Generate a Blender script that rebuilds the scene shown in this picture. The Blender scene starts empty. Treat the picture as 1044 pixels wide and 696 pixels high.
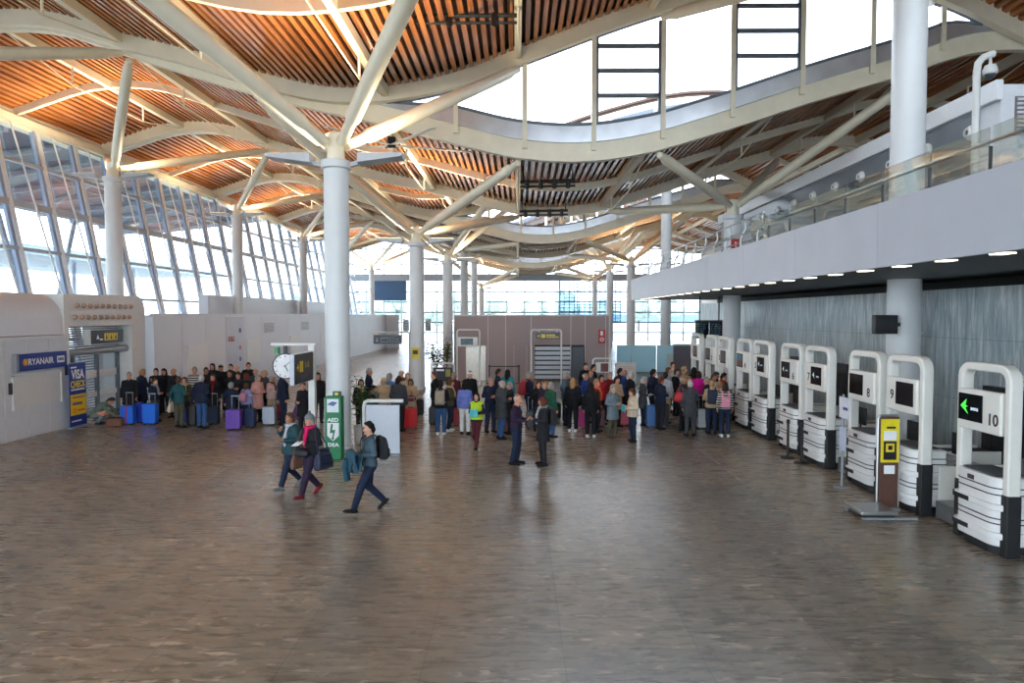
import bpy, bmesh, math, random
import numpy as np
from mathutils import Vector, Matrix, Euler
random.seed(7)
PI = math.pi
scene = bpy.context.scene
COL = scene.collection

# ------------------------------------------------------------------ camera
F = 700.0
CAM = Vector((0.0, 0.0, 3.7))
PITCH, YAW = math.atan(27 / F), math.atan(6 / F)
cam_data = bpy.data.cameras.new('camera')
cam_data.sensor_width = 36.0
cam_data.lens = F / 1044 * 36.0
cam_data.clip_end = 600
cam = bpy.data.objects.new('camera', cam_data)
COL.objects.link(cam)
cam.location = CAM
cam.rotation_euler = (PI / 2 - PITCH, 0, YAW)
scene.camera = cam
RC = cam.rotation_euler.to_matrix()


def ray(px, py):
    return RC @ Vector(((px - 522) / F, -(py - 348) / F, -1.0))


def at_z(px, py, z=0.0):
    d = ray(px, py)
    return CAM + d * ((z - CAM.z) / d.z)


def at_y(px, py, y):
    d = ray(px, py)
    return CAM + d * (y / d.y)


# ------------------------------------------------------------------ materials
def lin(c):
    c = c / 255.0
    return c / 12.92 if c <= 0.04045 else ((c + 0.055) / 1.055) ** 2.4


def rgb(*c):
    return (lin(c[0]), lin(c[1]), lin(c[2]), 1.0)


MATS = {}


def mat(name, c, rough=0.5, metal=0.0, spec=0.5, var=0.08, vscale=6.0, emit=0.0, bump=0.0):
    """principled material with a faint procedural variation of its colour"""
    if name in MATS:
        return MATS[name]
    m = bpy.data.materials.new(name)
    m.use_nodes = True
    nt = m.node_tree
    b = nt.nodes['Principled BSDF']
    b.inputs['Roughness'].default_value = rough
    b.inputs['Metallic'].default_value = metal
    b.inputs['Specular IOR Level'].default_value = spec
    col = rgb(*c)
    if emit:
        b.inputs['Emission Color'].default_value = col
        b.inputs['Emission Strength'].default_value = emit
        b.inputs['Base Color'].default_value = col
    elif var:
        tc = nt.nodes.new('ShaderNodeTexCoord')
        n = nt.nodes.new('ShaderNodeTexNoise')
        n.inputs['Scale'].default_value = vscale
        n.inputs['Detail'].default_value = 3
        r = nt.nodes.new('ShaderNodeValToRGB')
        r.color_ramp.elements[0].position, r.color_ramp.elements[1].position = 0.3, 0.7
        r.color_ramp.elements[0].color = tuple(v * (1 - var) for v in col[:3]) + (1,)
        r.color_ramp.elements[1].color = tuple(min(1, v * (1 + var)) for v in col[:3]) + (1,)
        nt.links.new(tc.outputs['Object'], n.inputs['Vector'])
        nt.links.new(n.outputs['Fac'], r.inputs['Fac'])
        nt.links.new(r.outputs['Color'], b.inputs['Base Color'])
        if bump:
            bp = nt.nodes.new('ShaderNodeBump')
            bp.inputs['Strength'].default_value = bump
            bp.inputs['Distance'].default_value = 0.01
            nt.links.new(n.outputs['Fac'], bp.inputs['Height'])
            nt.links.new(bp.outputs['Normal'], b.inputs['Normal'])
    else:
        b.inputs['Base Color'].default_value = col
    MATS[name] = m
    return m


def glass_mat(name, tint, refl=0.5, rough=0.0):
    m = bpy.data.materials.new(name)
    m.use_nodes = True
    nt = m.node_tree
    nt.nodes.remove(nt.nodes['Principled BSDF'])
    out = nt.nodes['Material Output']
    tr = nt.nodes.new('ShaderNodeBsdfTransparent')
    tr.inputs['Color'].default_value = tint
    gl = nt.nodes.new('ShaderNodeBsdfGlossy')
    gl.inputs['Roughness'].default_value = rough
    fr = nt.nodes.new('ShaderNodeFresnel')
    fr.inputs['IOR'].default_value = 1.45
    mu = nt.nodes.new('ShaderNodeMath')
    mu.operation = 'MULTIPLY'
    mu.inputs[1].default_value = refl
    mx = nt.nodes.new('ShaderNodeMixShader')
    nt.links.new(fr.outputs[0], mu.inputs[0])
    nt.links.new(mu.outputs[0], mx.inputs[0])
    nt.links.new(tr.outputs[0], mx.inputs[1])
    nt.links.new(gl.outputs[0], mx.inputs[2])
    nt.links.new(mx.outputs[0], out.inputs['Surface'])
    MATS[name] = m
    return m


def nodes_mat(name, rough=0.5, spec=0.5):
    m = bpy.data.materials.new(name)
    m.use_nodes = True
    b = m.node_tree.nodes['Principled BSDF']
    b.inputs['Roughness'].default_value = rough
    b.inputs['Specular IOR Level'].default_value = spec
    MATS[name] = m
    return m, m.node_tree, b


# ------------------------------------------------------------------ meshes
class MB:
    def __init__(self):
        self.v, self.f, self.mi = [], [], []

    def add(self, vs, fs, mi=0):
        o = len(self.v)
        self.v.extend([tuple(p) for p in vs])
        self.f.extend([tuple(i + o for i in f) for f in fs])
        self.mi.extend([mi] * len(fs))
        return self

    def box(self, x0, x1, y0, y1, z0, z1, mi=0, M=None):
        vs = [Vector((x, y, z)) for z in (z0, z1) for y in (y0, y1) for x in (x0, x1)]
        if M is not None:
            vs = [M @ p for p in vs]
        return self.add(vs, [(0, 2, 3, 1), (4, 5, 7, 6), (0, 1, 5, 4), (2, 6, 7, 3), (0, 4, 6, 2), (1, 3, 7, 5)], mi)

    def bar(self, p0, p1, w, h, mi=0, up=(0, 0, 1)):
        """rectangular bar between two points: w across, h along up"""
        p0, p1 = Vector(p0), Vector(p1)
        d = (p1 - p0).normalized()
        s = d.cross(Vector(up))
        if s.length < 1e-4:
            s = d.cross(Vector((0, 1, 0)))
        s.normalize()
        u = s.cross(d)
        vs = [p + s * (a * w / 2) + u * (b * h / 2) for p in (p0, p1) for a, b in ((-1, -1), (1, -1), (1, 1), (-1, 1))]
        return self.add(vs, [(3, 2, 1, 0), (4, 5, 6, 7), (0, 1, 5, 4), (1, 2, 6, 5), (2, 3, 7, 6), (3, 0, 4, 7)], mi)

    def sweep(self, pts, w, h, mi=0, side=(0, 1, 0)):
        """rectangular section swept along a polyline; side = width direction"""
        s = Vector(side).normalized()
        pts = [Vector(p) for p in pts]
        n = len(pts)
        vs = []
        for i, p in enumerate(pts):
            t = (pts[min(i + 1, n - 1)] - pts[max(i - 1, 0)]).normalized()
            u = t.cross(s).normalized()
            for a, b in ((-1, -1), (1, -1), (1, 1), (-1, 1)):
                vs.append(p + s * (a * w / 2) + u * (b * h / 2))
        fs = [(3, 2, 1, 0), tuple(4 * (n - 1) + k for k in range(4))]
        for i in range(n - 1):
            for k in range(4):
                a, b = 4 * i + k, 4 * i + (k + 1) % 4
                fs.append((a, b, b + 4, a + 4))
        return self.add(vs, fs, mi)

    def path(self, pts, r, n=8, mi=0, closed=False):
        """round tube along a polyline; r a number or one per point"""
        pts = [Vector(p) for p in pts]
        m = len(pts)
        rs = r if isinstance(r, (list, tuple)) else [r] * m
        vs, fs = [], []
        prev = None
        for i, p in enumerate(pts):
            if closed:
                t = pts[(i + 1) % m] - pts[i - 1]
            else:
                t = pts[min(i + 1, m - 1)] - pts[max(i - 1, 0)]
            t.normalize()
            if prev is None:
                a = t.cross(Vector((0, 0, 1)))
                if a.length < 1e-3:
                    a = t.cross(Vector((0, 1, 0)))
            else:
                a = prev - t * prev.dot(t)
            a.normalize()
            prev = a
            b = t.cross(a)
            for k in range(n):
                q = 2 * PI * k / n
                vs.append(p + (a * math.cos(q) + b * math.sin(q)) * rs[i])
        segs = m if closed else m - 1
        for i in range(segs):
            j = (i + 1) % m
            for k in range(n):
                fs.append((i * n + k, i * n + (k + 1) % n, j * n + (k + 1) % n, j * n + k))
        if not closed:
            fs.append(tuple(range(n))[::-1])
            fs.append(tuple((m - 1) * n + k for k in range(n)))
        return self.add(vs, fs, mi)

    def tube(self, p0, p1, r0, r1=None, n=12, mi=0):
        return self.path([p0, p1], [r0, r0 if r1 is None else r1], n, mi)

    def lathe(self, prof, n=20, c=(0, 0, 0), mi=0, M=None):
        c = Vector(c)
        vs, fs = [], []
        for (r, z) in prof:
            for k in range(n):
                q = 2 * PI * k / n
                p = Vector((r * math.cos(q), r * math.sin(q), z))
                vs.append((M @ p if M is not None else p) + c)
        for i in range(len(prof) - 1):
            for k in range(n):
                fs.append((i * n + k, i * n + (k + 1) % n, (i + 1) * n + (k + 1) % n, (i + 1) * n + k))
        fs.append(tuple(range(n))[::-1])
        fs.append(tuple((len(prof) - 1) * n + k for k in range(n)))
        return self.add(vs, fs, mi)

    def prism(self, poly, fr, a0, a1, mi=0):
        """2-D outline (u, v) extruded; fr(u, v, a) gives the 3-D point"""
        n = len(poly)
        vs = [fr(u, v, a0) for u, v in poly] + [fr(u, v, a1) for u, v in poly]
        fs = [tuple(range(n))[::-1], tuple(range(n, 2 * n))]
        fs += [(i, (i + 1) % n, (i + 1) % n + n, i + n) for i in range(n)]
        return self.add(vs, fs, mi)

    def ball(self, c, r, n=10, mi=0):
        rx, ry, rz = r if isinstance(r, (tuple, list)) else (r, r, r)
        c = Vector(c)
        m = max(4, n // 2 + 1)
        vs, fs = [], []
        for i in range(1, m):
            a = PI * i / m
            for k in range(n):
                q = 2 * PI * k / n
                vs.append(c + Vector((rx * math.sin(a) * math.cos(q), ry * math.sin(a) * math.sin(q), rz * math.cos(a))))
        t, b = len(vs), len(vs) + 1
        vs += [c + Vector((0, 0, rz)), c - Vector((0, 0, rz))]
        for i in range(m - 2):
            for k in range(n):
                fs.append((i * n + k, (i + 1) * n + k, (i + 1) * n + (k + 1) % n, i * n + (k + 1) % n))
        for k in range(n):
            fs.append((t, k, (k + 1) % n))
            fs.append((b, (m - 2) * n + (k + 1) % n, (m - 2) * n + k))
        return self.add(vs, fs, mi)

    def mesh(self, name, mats, smooth=35):
        me = bpy.data.meshes.new(name)
        me.from_pydata(self.v, [], self.f)
        for m in (mats if isinstance(mats, (list, tuple)) else [mats]):
            me.materials.append(m)
        me.polygons.foreach_set('material_index', self.mi)
        bm = bmesh.new()
        bm.from_mesh(me)
        bmesh.ops.recalc_face_normals(bm, faces=bm.faces)
        bm.to_mesh(me)
        bm.free()
        if smooth:
            me.polygons.foreach_set('use_smooth', [True] * len(me.polygons))
            me.set_sharp_from_angle(angle=math.radians(smooth))
        me.update()
        return me

    def build(self, name, mats, parent=None, bevel=0.0, smooth=35, loc=None, rot=None):
        o = bpy.data.objects.new(name, self.mesh(name, mats, smooth))
        COL.objects.link(o)
        if parent is not None:
            o.parent = parent
        if loc is not None:
            o.location = loc
        if rot is not None:
            o.rotation_euler = rot
        if bevel:
            b = o.modifiers.new('bevel', 'BEVEL')
            b.width = bevel
            b.segments = 2
            b.limit_method = 'ANGLE'
            b.harden_normals = False
        return o


def tag(o, label=None, cat=None, group=None, kind=None):
    if label:
        o['label'] = label
    if cat:
        o['category'] = cat
    if group:
        o['group'] = group
    if kind:
        o['kind'] = kind
    return o


def struct(o):
    o['kind'] = 'structure'
    return o


def empty(name, loc=(0, 0, 0), rz=0.0, label=None, cat=None, group=None):
    o = bpy.data.objects.new(name, None)
    o.empty_display_size = 0.2
    COL.objects.link(o)
    o.location = loc
    o.rotation_euler = (0, 0, rz)
    return tag(o, label, cat, group)


def dup(o, parent=None):
    c = o.copy()
    COL.objects.link(c)
    if parent is not None:
        c.parent = parent
    for ch in list(o.children):
        dup(ch, c)
    return c


FACE = {'-y': Matrix(((1, 0, 0), (0, 0, -1), (0, 1, 0))),
        '-x': Matrix(((0, 0, -1), (-1, 0, 0), (0, 1, 0))),
        '+x': Matrix(((0, 0, 1), (1, 0, 0), (0, 1, 0)))}


def text(name, s, size, m, loc, face='-y', parent=None, align='CENTER', ext=0.002, sx=1.0, bold=0.0):
    c = bpy.data.curves.new(name, 'FONT')
    c.body = s
    c.size = size
    c.align_x = align
    c.align_y = 'CENTER'
    c.extrude = ext
    c.offset = bold
    c.resolution_u = 3
    c.materials.append(m)
    t = bpy.data.objects.new('temporary', c)
    COL.objects.link(t)
    dg = bpy.context.evaluated_depsgraph_get()
    me = bpy.data.meshes.new_from_object(t.evaluated_get(dg))
    bpy.data.objects.remove(t)
    bpy.data.curves.remove(c)
    me.name = name
    o = bpy.data.objects.new(name, me)
    COL.objects.link(o)
    if parent is not None:
        o.parent = parent
    o.rotation_euler = FACE[face].to_euler()
    o.location = loc
    o.scale = (sx, 1, 1)
    return o


def rrect(w, h, r, n=4, x0=0.0, y0=0.0):
    """rounded rectangle outline centred on x0, y0"""
    out = []
    for cx, cy, a in ((w / 2 - r, h / 2 - r, 0), (-w / 2 + r, h / 2 - r, 90), (-w / 2 + r, -h / 2 + r, 180), (w / 2 - r, -h / 2 + r, 270)):
        for k in range(n + 1):
            q = math.radians(a + 90 * k / n)
            out.append((x0 + cx + r * math.cos(q), y0 + cy + r * math.sin(q)))
    return out


def arch_path(a, b, z0, z1, r, fr, n=5):
    """inverted U from (a, z0) up, over and down to (b, z0); fr(u, z) -> point"""
    s = 1 if b > a else -1
    pts = [fr(a, z0)]
    for k in range(n + 1):
        q = PI - (PI / 2) * k / n
        pts.append(fr(a + s * (r + r * math.cos(q)), z1 - r + r * math.sin(q)))
    for k in range(n + 1):
        q = PI / 2 - (PI / 2) * k / n
        pts.append(fr(b - s * (r - r * math.cos(q)), z1 - r + r * math.sin(q)))
    pts.append(fr(b, z0))
    return pts


# shared materials
white_paint = mat('white_paint', (226, 226, 222), 0.4, var=0.03)
cream_steel = mat('cream_steel', (238, 230, 206), 0.45, var=0.04, vscale=2)
column_paint = mat('column_paint', (222, 224, 224), 0.4, var=0.03, vscale=1.5)
grey_steel = mat('grey_steel', (150, 156, 162), 0.4, metal=0.3, var=0.05)
dark_steel = mat('dark_steel', (44, 46, 48), 0.45, var=0.1)
black_plastic = mat('black_plastic', (22, 22, 25), 0.4, var=0.1)
black_screen = mat('black_screen', (14, 15, 20), 0.15, var=0.1)
steel = mat('brushed_steel', (176, 178, 178), 0.35, metal=0.8, var=0.06, vscale=20)
# ------------------------------------------------------------------ floor
def floor_material():
    m, nt, b = nodes_mat('polished_granite', 0.24, 0.5)
    N, L = nt.nodes.new, nt.links.new
    tc = N('ShaderNodeTexCoord')
    # paving bays that run away from the camera
    mp = N('ShaderNodeMapping')
    mp.inputs['Rotation'].default_value = (0, 0, PI / 2)
    mp.inputs['Location'].default_value = (0, 1.0, 0)
    L(tc.outputs['Object'], mp.inputs['Vector'])
    br = N('ShaderNodeTexBrick')
    br.inputs['Scale'].default_value = 1.0
    br.inputs['Brick Width'].default_value = 7.5
    br.inputs['Row Height'].default_value = 1.5
    br.inputs['Mortar Size'].default_value = 0.008
    br.inputs['Color1'].default_value = (0.80, 0.80, 0.82, 1)
    br.inputs['Color2'].default_value = (1.12, 1.08, 1.02, 1)
    br.inputs['Mortar'].default_value = (0.55, 0.55, 0.55, 1)
    L(mp.outputs['Vector'], br.inputs['Vector'])
    # cloudy streaks stretched across the hall
    m1 = N('ShaderNodeMapping')
    m1.inputs['Scale'].default_value = (0.75, 3.2, 1)
    m1.inputs['Rotation'].default_value = (0, 0, math.radians(-7))
    L(tc.outputs['Object'], m1.inputs['Vector'])
    n1 = N('ShaderNodeTexNoise')
    n1.inputs['Scale'].default_value = 3.0
    n1.inputs['Detail'].default_value = 9
    n1.inputs['Roughness'].default_value = 0.6
    n1.inputs['Distortion'].default_value = 0.6
    L(m1.outputs['Vector'], n1.inputs['Vector'])
    r1 = N('ShaderNodeValToRGB')
    e = r1.color_ramp.elements
    e[0].position, e[0].color = 0.30, rgb(112, 106, 97)
    e[1].position, e[1].color = 0.66, rgb(158, 149, 134)
    k = e.new(0.46)
    k.color = rgb(137, 129, 116)
    L(n1.outputs['Fac'], r1.inputs['Fac'])
    # pale mineral flecks
    m2 = N('ShaderNodeMapping')
    m2.inputs['Scale'].default_value = (1.0, 3.4, 1)
    m2.inputs['Rotation'].default_value = (0, 0, math.radians(-7))
    L(tc.outputs['Object'], m2.inputs['Vector'])
    n2 = N('ShaderNodeTexNoise')
    n2.inputs['Scale'].default_value = 3.0
    n2.inputs['Detail'].default_value = 4
    n2.inputs['Distortion'].default_value = 1.2
    L(m2.outputs['Vector'], n2.inputs['Vector'])
    r2 = N('ShaderNodeValToRGB')
    r2.color_ramp.elements[0].position, r2.color_ramp.elements[0].color = 0.59, (0, 0, 0, 1)
    r2.color_ramp.elements[1].position, r2.color_ramp.elements[1].color = 0.665, (1, 1, 1, 1)
    L(n2.outputs['Fac'], r2.inputs['Fac'])
    mx = N('ShaderNodeMixRGB')
    mx.inputs['Color2'].default_value = rgb(200, 187, 170)
    L(r2.outputs['Color'], mx.inputs['Fac'])
    L(r1.outputs['Color'], mx.inputs['Color1'])
    # thin dark veins
    n4 = N('ShaderNodeTexNoise')
    n4.inputs['Scale'].default_value = 2.1
    n4.inputs['Detail'].default_value = 6
    n4.inputs['Distortion'].default_value = 0.8
    m4 = N('ShaderNodeMapping')
    m4.inputs['Scale'].default_value = (0.5, 4.4, 1)
    m4.inputs['Location'].default_value = (7, 3, 0)
    m4.inputs['Rotation'].default_value = (0, 0, math.radians(-9))
    L(tc.outputs['Object'], m4.inputs['Vector'])
    L(m4.outputs['Vector'], n4.inputs['Vector'])
    r4 = N('ShaderNodeValToRGB')
    r4.color_ramp.elements[0].position, r4.color_ramp.elements[0].color = 0.58, (0, 0, 0, 1)
    r4.color_ramp.elements[1].position, r4.color_ramp.elements[1].color = 0.68, (.42, .42, .42, 1)
    L(n4.outputs['Fac'], r4.inputs['Fac'])
    mv_ = N('ShaderNodeMixRGB')
    mv_.inputs['Color2'].default_value = rgb(82, 78, 76)
    L(r4.outputs['Color'], mv_.inputs['Fac'])
    L(r1.outputs['Color'], mv_.inputs['Color1'])
    L(mv_.outputs['Color'], mx.inputs['Color1'])
    # broad tone patches
    n3 = N('ShaderNodeTexNoise')
    n3.inputs['Scale'].default_value = 0.35
    n3.inputs['Detail'].default_value = 2
    L(tc.outputs['Object'], n3.inputs['Vector'])
    r3 = N('ShaderNodeValToRGB')
    r3.color_ramp.elements[0].position, r3.color_ramp.elements[0].color = 0.35, (0.88, 0.88, 0.9, 1)
    r3.color_ramp.elements[1].position, r3.color_ramp.elements[1].color = 0.65, (1.08, 1.04, 1.0, 1)
    L(n3.outputs['Fac'], r3.inputs['Fac'])
    a = N('ShaderNodeMixRGB')
    a.blend_type = 'MULTIPLY'
    a.inputs['Fac'].default_value = 1
    L(mx.outputs['Color'], a.inputs['Color1'])
    L(br.outputs['Color'], a.inputs['Color2'])
    c = N('ShaderNodeMixRGB')
    c.blend_type = 'MULTIPLY'
    c.inputs['Fac'].default_value = 1
    L(a.outputs['Color'], c.inputs['Color1'])
    L(r3.outputs['Color'], c.inputs['Color2'])
    L(c.outputs['Color'], b.inputs['Base Color'])
    # gloss varies with the streaks
    rr = N('ShaderNodeMapRange')
    rr.inputs['To Min'].default_value = 0.20
    rr.inputs['To Max'].default_value = 0.36
    L(n1.outputs['Fac'], rr.inputs['Value'])
    L(rr.outputs['Result'], b.inputs['Roughness'])
    return m


XL, XR = -25.0, 27.0
Y0, Y1 = -18.5, 101.5
struct(MB().box(XL - 1, XR + 1, Y0 - 1, Y1 + 1, -0.2, 0.0).build('floor', floor_material()))


# ------------------------------------------------------------------ wavy roof
def hermite(pts):
    xs = np.array([p[0] for p in pts], float)
    ys = np.array([p[1] for p in pts], float)
    d = np.diff(ys) / np.diff(xs)
    m = np.zeros(len(xs))
    m[0], m[-1] = d[0], d[-1]
    h = np.diff(xs)
    m[1:-1] = (d[:-1] * h[1:] + d[1:] * h[:-1]) / (h[1:] + h[:-1])

    def f(x):
        x = min(max(x, xs[0]), xs[-1])
        i = int(min(max(np.searchsorted(xs, x) - 1, 0), len(xs) - 2))
        t = (x - xs[i]) / h[i]
        return float((2 * t**3 - 3 * t**2 + 1) * ys[i] + (t**3 - 2 * t**2 + t) * h[i] * m[i] + (-2 * t**3 + 3 * t**2) * ys[i + 1] + (t**3 - t**2) * h[i] * m[i + 1])
    return f


P_HIGH = hermite([(-25, 13.6), (-20, 15.0), (-17.5, 14.9), (-15, 14.15), (-12.4, 13.5), (-9.5, 12.6), (-7, 12.1), (-4.85, 12.15), (-2, 12.75), (0, 13.5), (5.75, 15.5), (10, 16.4), (13, 16.4), (15.9, 15.75), (19.5, 14.1), (23, 12.9), (27, 12.6)])
P_LOW = hermite([(-25, 13.6), (-20, 15.0), (-17.5, 14.85), (-15, 14.05), (-12, 13.1), (-8.8, 12.2), (-4.85, 11.3), (-2.2, 10.6), (0, 10.1), (2.4, 9.95), (5, 10.3), (7.3, 10.95), (11.4, 12.26), (14.65, 13.2), (17.2, 14.0), (19.5, 14.1), (23, 13.4), (27, 13.0)])
STRIPS = [(11.5 + 15 * (k - 1), 26.5 + 15 * (k - 1), P_HIGH if k % 2 == 0 else P_LOW) for k in range(-1, 6)]
STRIPS = [(11.5 + 15 * k, 26.5 + 15 * k, P_HIGH if k % 2 == 0 else P_LOW) for k in range(-2, 6)]
NX = 52
GX = [XL + (XR - XL) * i / NX for i in range(NX + 1)]

def wood_material():
    m, nt, b = nodes_mat('varnished_slat', 0.24, 0.5)
    N, L = nt.nodes.new, nt.links.new
    tc = N('ShaderNodeTexCoord')
    mp = N('ShaderNodeMapping')
    mp.inputs['Scale'].default_value = (3.4, 0.12, 0.3)
    L(tc.outputs['Object'], mp.inputs['Vector'])
    n = N('ShaderNodeTexNoise')
    n.inputs['Scale'].default_value = 2.0
    n.inputs['Detail'].default_value = 4
    L(mp.outputs['Vector'], n.inputs['Vector'])
    r = N('ShaderNodeValToRGB')
    r.color_ramp.elements[0].position, r.color_ramp.elements[0].color = 0.32, rgb(136, 80, 44)
    r.color_ramp.elements[1].position, r.color_ramp.elements[1].color = 0.68, rgb(206, 130, 72)
    L(n.outputs['Fac'], r.inputs['Fac'])
    L(r.outputs['Color'], b.inputs['Base Color'])
    return m


slat_m = wood_material()
deck_m = mat('roof_deck', (84, 62, 50), 0.5, var=0.2, vscale=1.2)
band_m = mat('silver_flashing', (205, 210, 216), 0.3, metal=0.7, var=0.1, vscale=1.5)
frame_blue = mat('blue_grey_frame', (104, 116, 128), 0.45, var=0.06)
clear = glass_mat('clear_glass', (0.95, 0.98, 1.0, 1), 0.35)
sky_glass = glass_mat('skylight_glass', (0.97, 0.98, 1.0, 1), 0.4)
blue_glass = glass_mat('blue_tinted_glass', (0.80, 0.90, 0.97, 1), 0.7)

for k, (ya, yb, P) in enumerate(STRIPS):
    # the slatted soffit of one roof strip with the closed deck above it
    s = MB()
    n = int((XR - XL) / 0.3)
    for i in range(n):
        x = XL + 0.15 + 0.3 * i
        z = P(x) + 0.16
        dz = (P(x + 0.05) - P(x - 0.05)) / 0.1 * 0.08
        vs = [(x - .08, ya + .12, z - dz), (x + .08, ya + .12, z + dz), (x + .08, yb - .12, z + dz), (x - .08, yb - .12, z - dz)]
        vs += [(a, b_, c + .13) for a, b_, c in vs]
        s.add(vs, [(3, 2, 1, 0), (4, 5, 6, 7), (0, 1, 5, 4), (1, 2, 6, 5), (2, 3, 7, 6), (3, 0, 4, 7)])
    root = struct(s.build('ceiling', slat_m, smooth=0))
    d = MB()
    lo = [(x, P(x) + 0.48) for x in GX]
    hi = [(x, P(x) + 0.62) for x in reversed(GX)]
    d.prism(lo + hi, lambda u, v, a: (u, a, v), ya + .05, yb - .05)
    for y in (ya + .22, yb - .22):   # end boards close the gap between soffit and deck
        d.prism([(x, P(x) + .1) for x in GX] + [(x, P(x) + .5) for x in reversed(GX)], lambda u, v, a: (u, a, v), y - .02, y + .02)
    d.build('roof_deck', deck_m, root, smooth=0)
    # arched ribs: both edges and the middle
    for y, w, h in ((ya + 0.22, .34, .66), ((ya + yb) / 2, .2, .34), (yb - 0.22, .34, .66)):
        if w > .3 and P is P_LOW:
            h = .74
        MB().sweep([(x, y, P(x) + (0.0 if w < .3 else h / 2 - .38)) for x in GX], w, h).build('arched_beam', cream_steel, root)
    # purlins with their tie rods
    for x in (-20, -15, -10, -5, 0, 5, 10, 15, 20):
        p = MB()
        z = P(x) - 0.05
        p.box(x - .12, x + .12, ya + .3, yb - .3, z - .17, z + .19)
        zr = z - 0.95
        q = [(x, ya + .5, z - .2), (x, ya + 4.6, zr), (x, yb - 4.6, zr), (x, yb - .5, z - .2)]
        p.path(q, .03, 6)
        for y in (ya + 4.6, yb - 4.6):
            p.tube((x, y, z - .15), (x, y, zr), .05, .04, 8)
        p.build('purlin', cream_steel, root)

# lens-shaped skylights where neighbouring strips part
wn = 0
for k in range(len(STRIPS) - 1):
    y = STRIPS[k][1]
    wn += 1
    xs = [x for x in np.arange(-7.0, 19.6, 0.5)]
    up = MB()
    root = None
    lowf = lambda x: P_LOW(x) + 0.34
    highf = lambda x: P_HIGH(x) - 0.2
    xs = [x for x in xs if highf(x) - lowf(x) > 0.25]
    sill = lambda x: lowf(x) + min(0.62, 0.45 * (highf(x) - lowf(x)))
    # glass pane
    g = MB()
    g.prism([(x, sill(x)) for x in xs] + [(x, highf(x)) for x in reversed(xs)], lambda u, v, a: (u, a, v), y - .01, y + .01)
    root = struct(g.build('window_%d' % wn, sky_glass, smooth=0))
    b = MB()
    xa = [x for x in np.arange(-8.0, 19.6, 0.5)]
    top = lambda x: max(lowf(x) + .02, sill(x) if x in xs else highf(x) + .1)
    b.prism([(x, lowf(x) - .02) for x in xa] + [(x, top(x)) for x in reversed(xa)], lambda u, v, a: (u, a, v), y - .06, y + .06)
    b.build('upstand', band_m, root, smooth=0)
    r = MB()
    r.sweep([(x, y, sill(x) + .03) for x in xs], .16, .12)
    r.sweep([(x, y, highf(x) - .06) for x in xs], .16, .3)
    r.build('window_frame', frame_blue, root)
    posts = MB()
    for x in [-2.37 + 2.63 * i for i in range(8)]:
        if highf(x) - lowf(x) > .5:
            posts.box(x - .09, x + .09, y - .1, y + .1, lowf(x) - .35, highf(x) + .1)
    posts.build('window_post', cream_steel, root)
    v = MB()
    for x in (2.89, 8.15):   # opening lights with three rails
        x0, x1 = x + .12, x + 2.5
        z0 = sill(x + 1.2) + .95
        for j in range(4):
            z = z0 + .93 * j
            if z < highf(x) - .2:
                v.box(x0, x1, y - .05, y + .05, z - .08, z + .08)
        for xx in (x0, x1):
            v.box(xx - .06, xx + .06, y - .05, y + .05, sill(xx), min(z0 + .93 * 3, highf(xx) - .1))
    v.build('opening_light', frame_blue, root)

# ------------------------------------------------------------------ left glazed facade
ZT = 13.35
def fx(z):   # the facade leans outwards with height
    return -22.4 - 2.5 * z / ZT

def slab_on(fxz, y0, y1, z0, z1, t, mb, mi=0):
    vs = [(fxz(z) + dx, y, z) for z in (z0, z1) for y in (y0, y1) for dx in (-t, t)]
    return mb.add(vs, [(0, 2, 3, 1), (4, 5, 7, 6), (0, 1, 5, 4), (2, 6, 7, 3), (0, 4, 6, 2), (1, 3, 7, 5)], mi)

g = slab_on(fx, Y0, Y1, 0.0, ZT, .012, MB())
wn += 1
facade = struct(g.build('window_%d' % wn, clear, smooth=0))
f = MB()
for i in range(int((Y1 - Y0) / 3.0) + 1):
    y = Y0 + 3.0 * i
    slab_on(fx, y - .11, y + .11, 0, ZT, .16, f)
f.build('mullion', mat('mullion_white', (236, 240, 243), .4, var=.04), facade)
f = MB()
for i in range(int((Y1 - Y0) / 3.0)):
    y = Y0 + 3.0 * i - .27
    slab_on(lambda z: fx(z) + .02, y - .1, y + .1, 0, ZT, .08, f)
f.build('glazing_bar', mat('glazing_bar_blue', (150, 168, 196), .4, var=.05), facade)
f = MB()
for z in (2.45, 4.65, 6.85, 9.05, 11.2):
    w = .16 if z == 9.05 else .08
    f.box(fx(z) - .09, fx(z) + .13, Y0, Y1, z - w, z + w)
f.build('transom', mat('transom_grey', (176, 184, 192), .4, var=.04), facade)
f = MB()
for i in range(int((Y1 - Y0) / 3.0)):   # raking tie rods inside the glass
    y = Y0 + .9 + 3.0 * i
    f.tube((fx(ZT) + .3, y, ZT - .2), (fx(0) + .9, y + .9, 0.0), .045, n=8)
f.build('raking_rod', column_paint, facade)
e = MB()
e.box(-25.3, -24.75, Y0, Y1, 13.0, 13.75)
e.box(-24.8, -24.45, Y0, Y1, 13.1, 13.45)
struct(e.build('trim_1', cream_steel))

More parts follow.
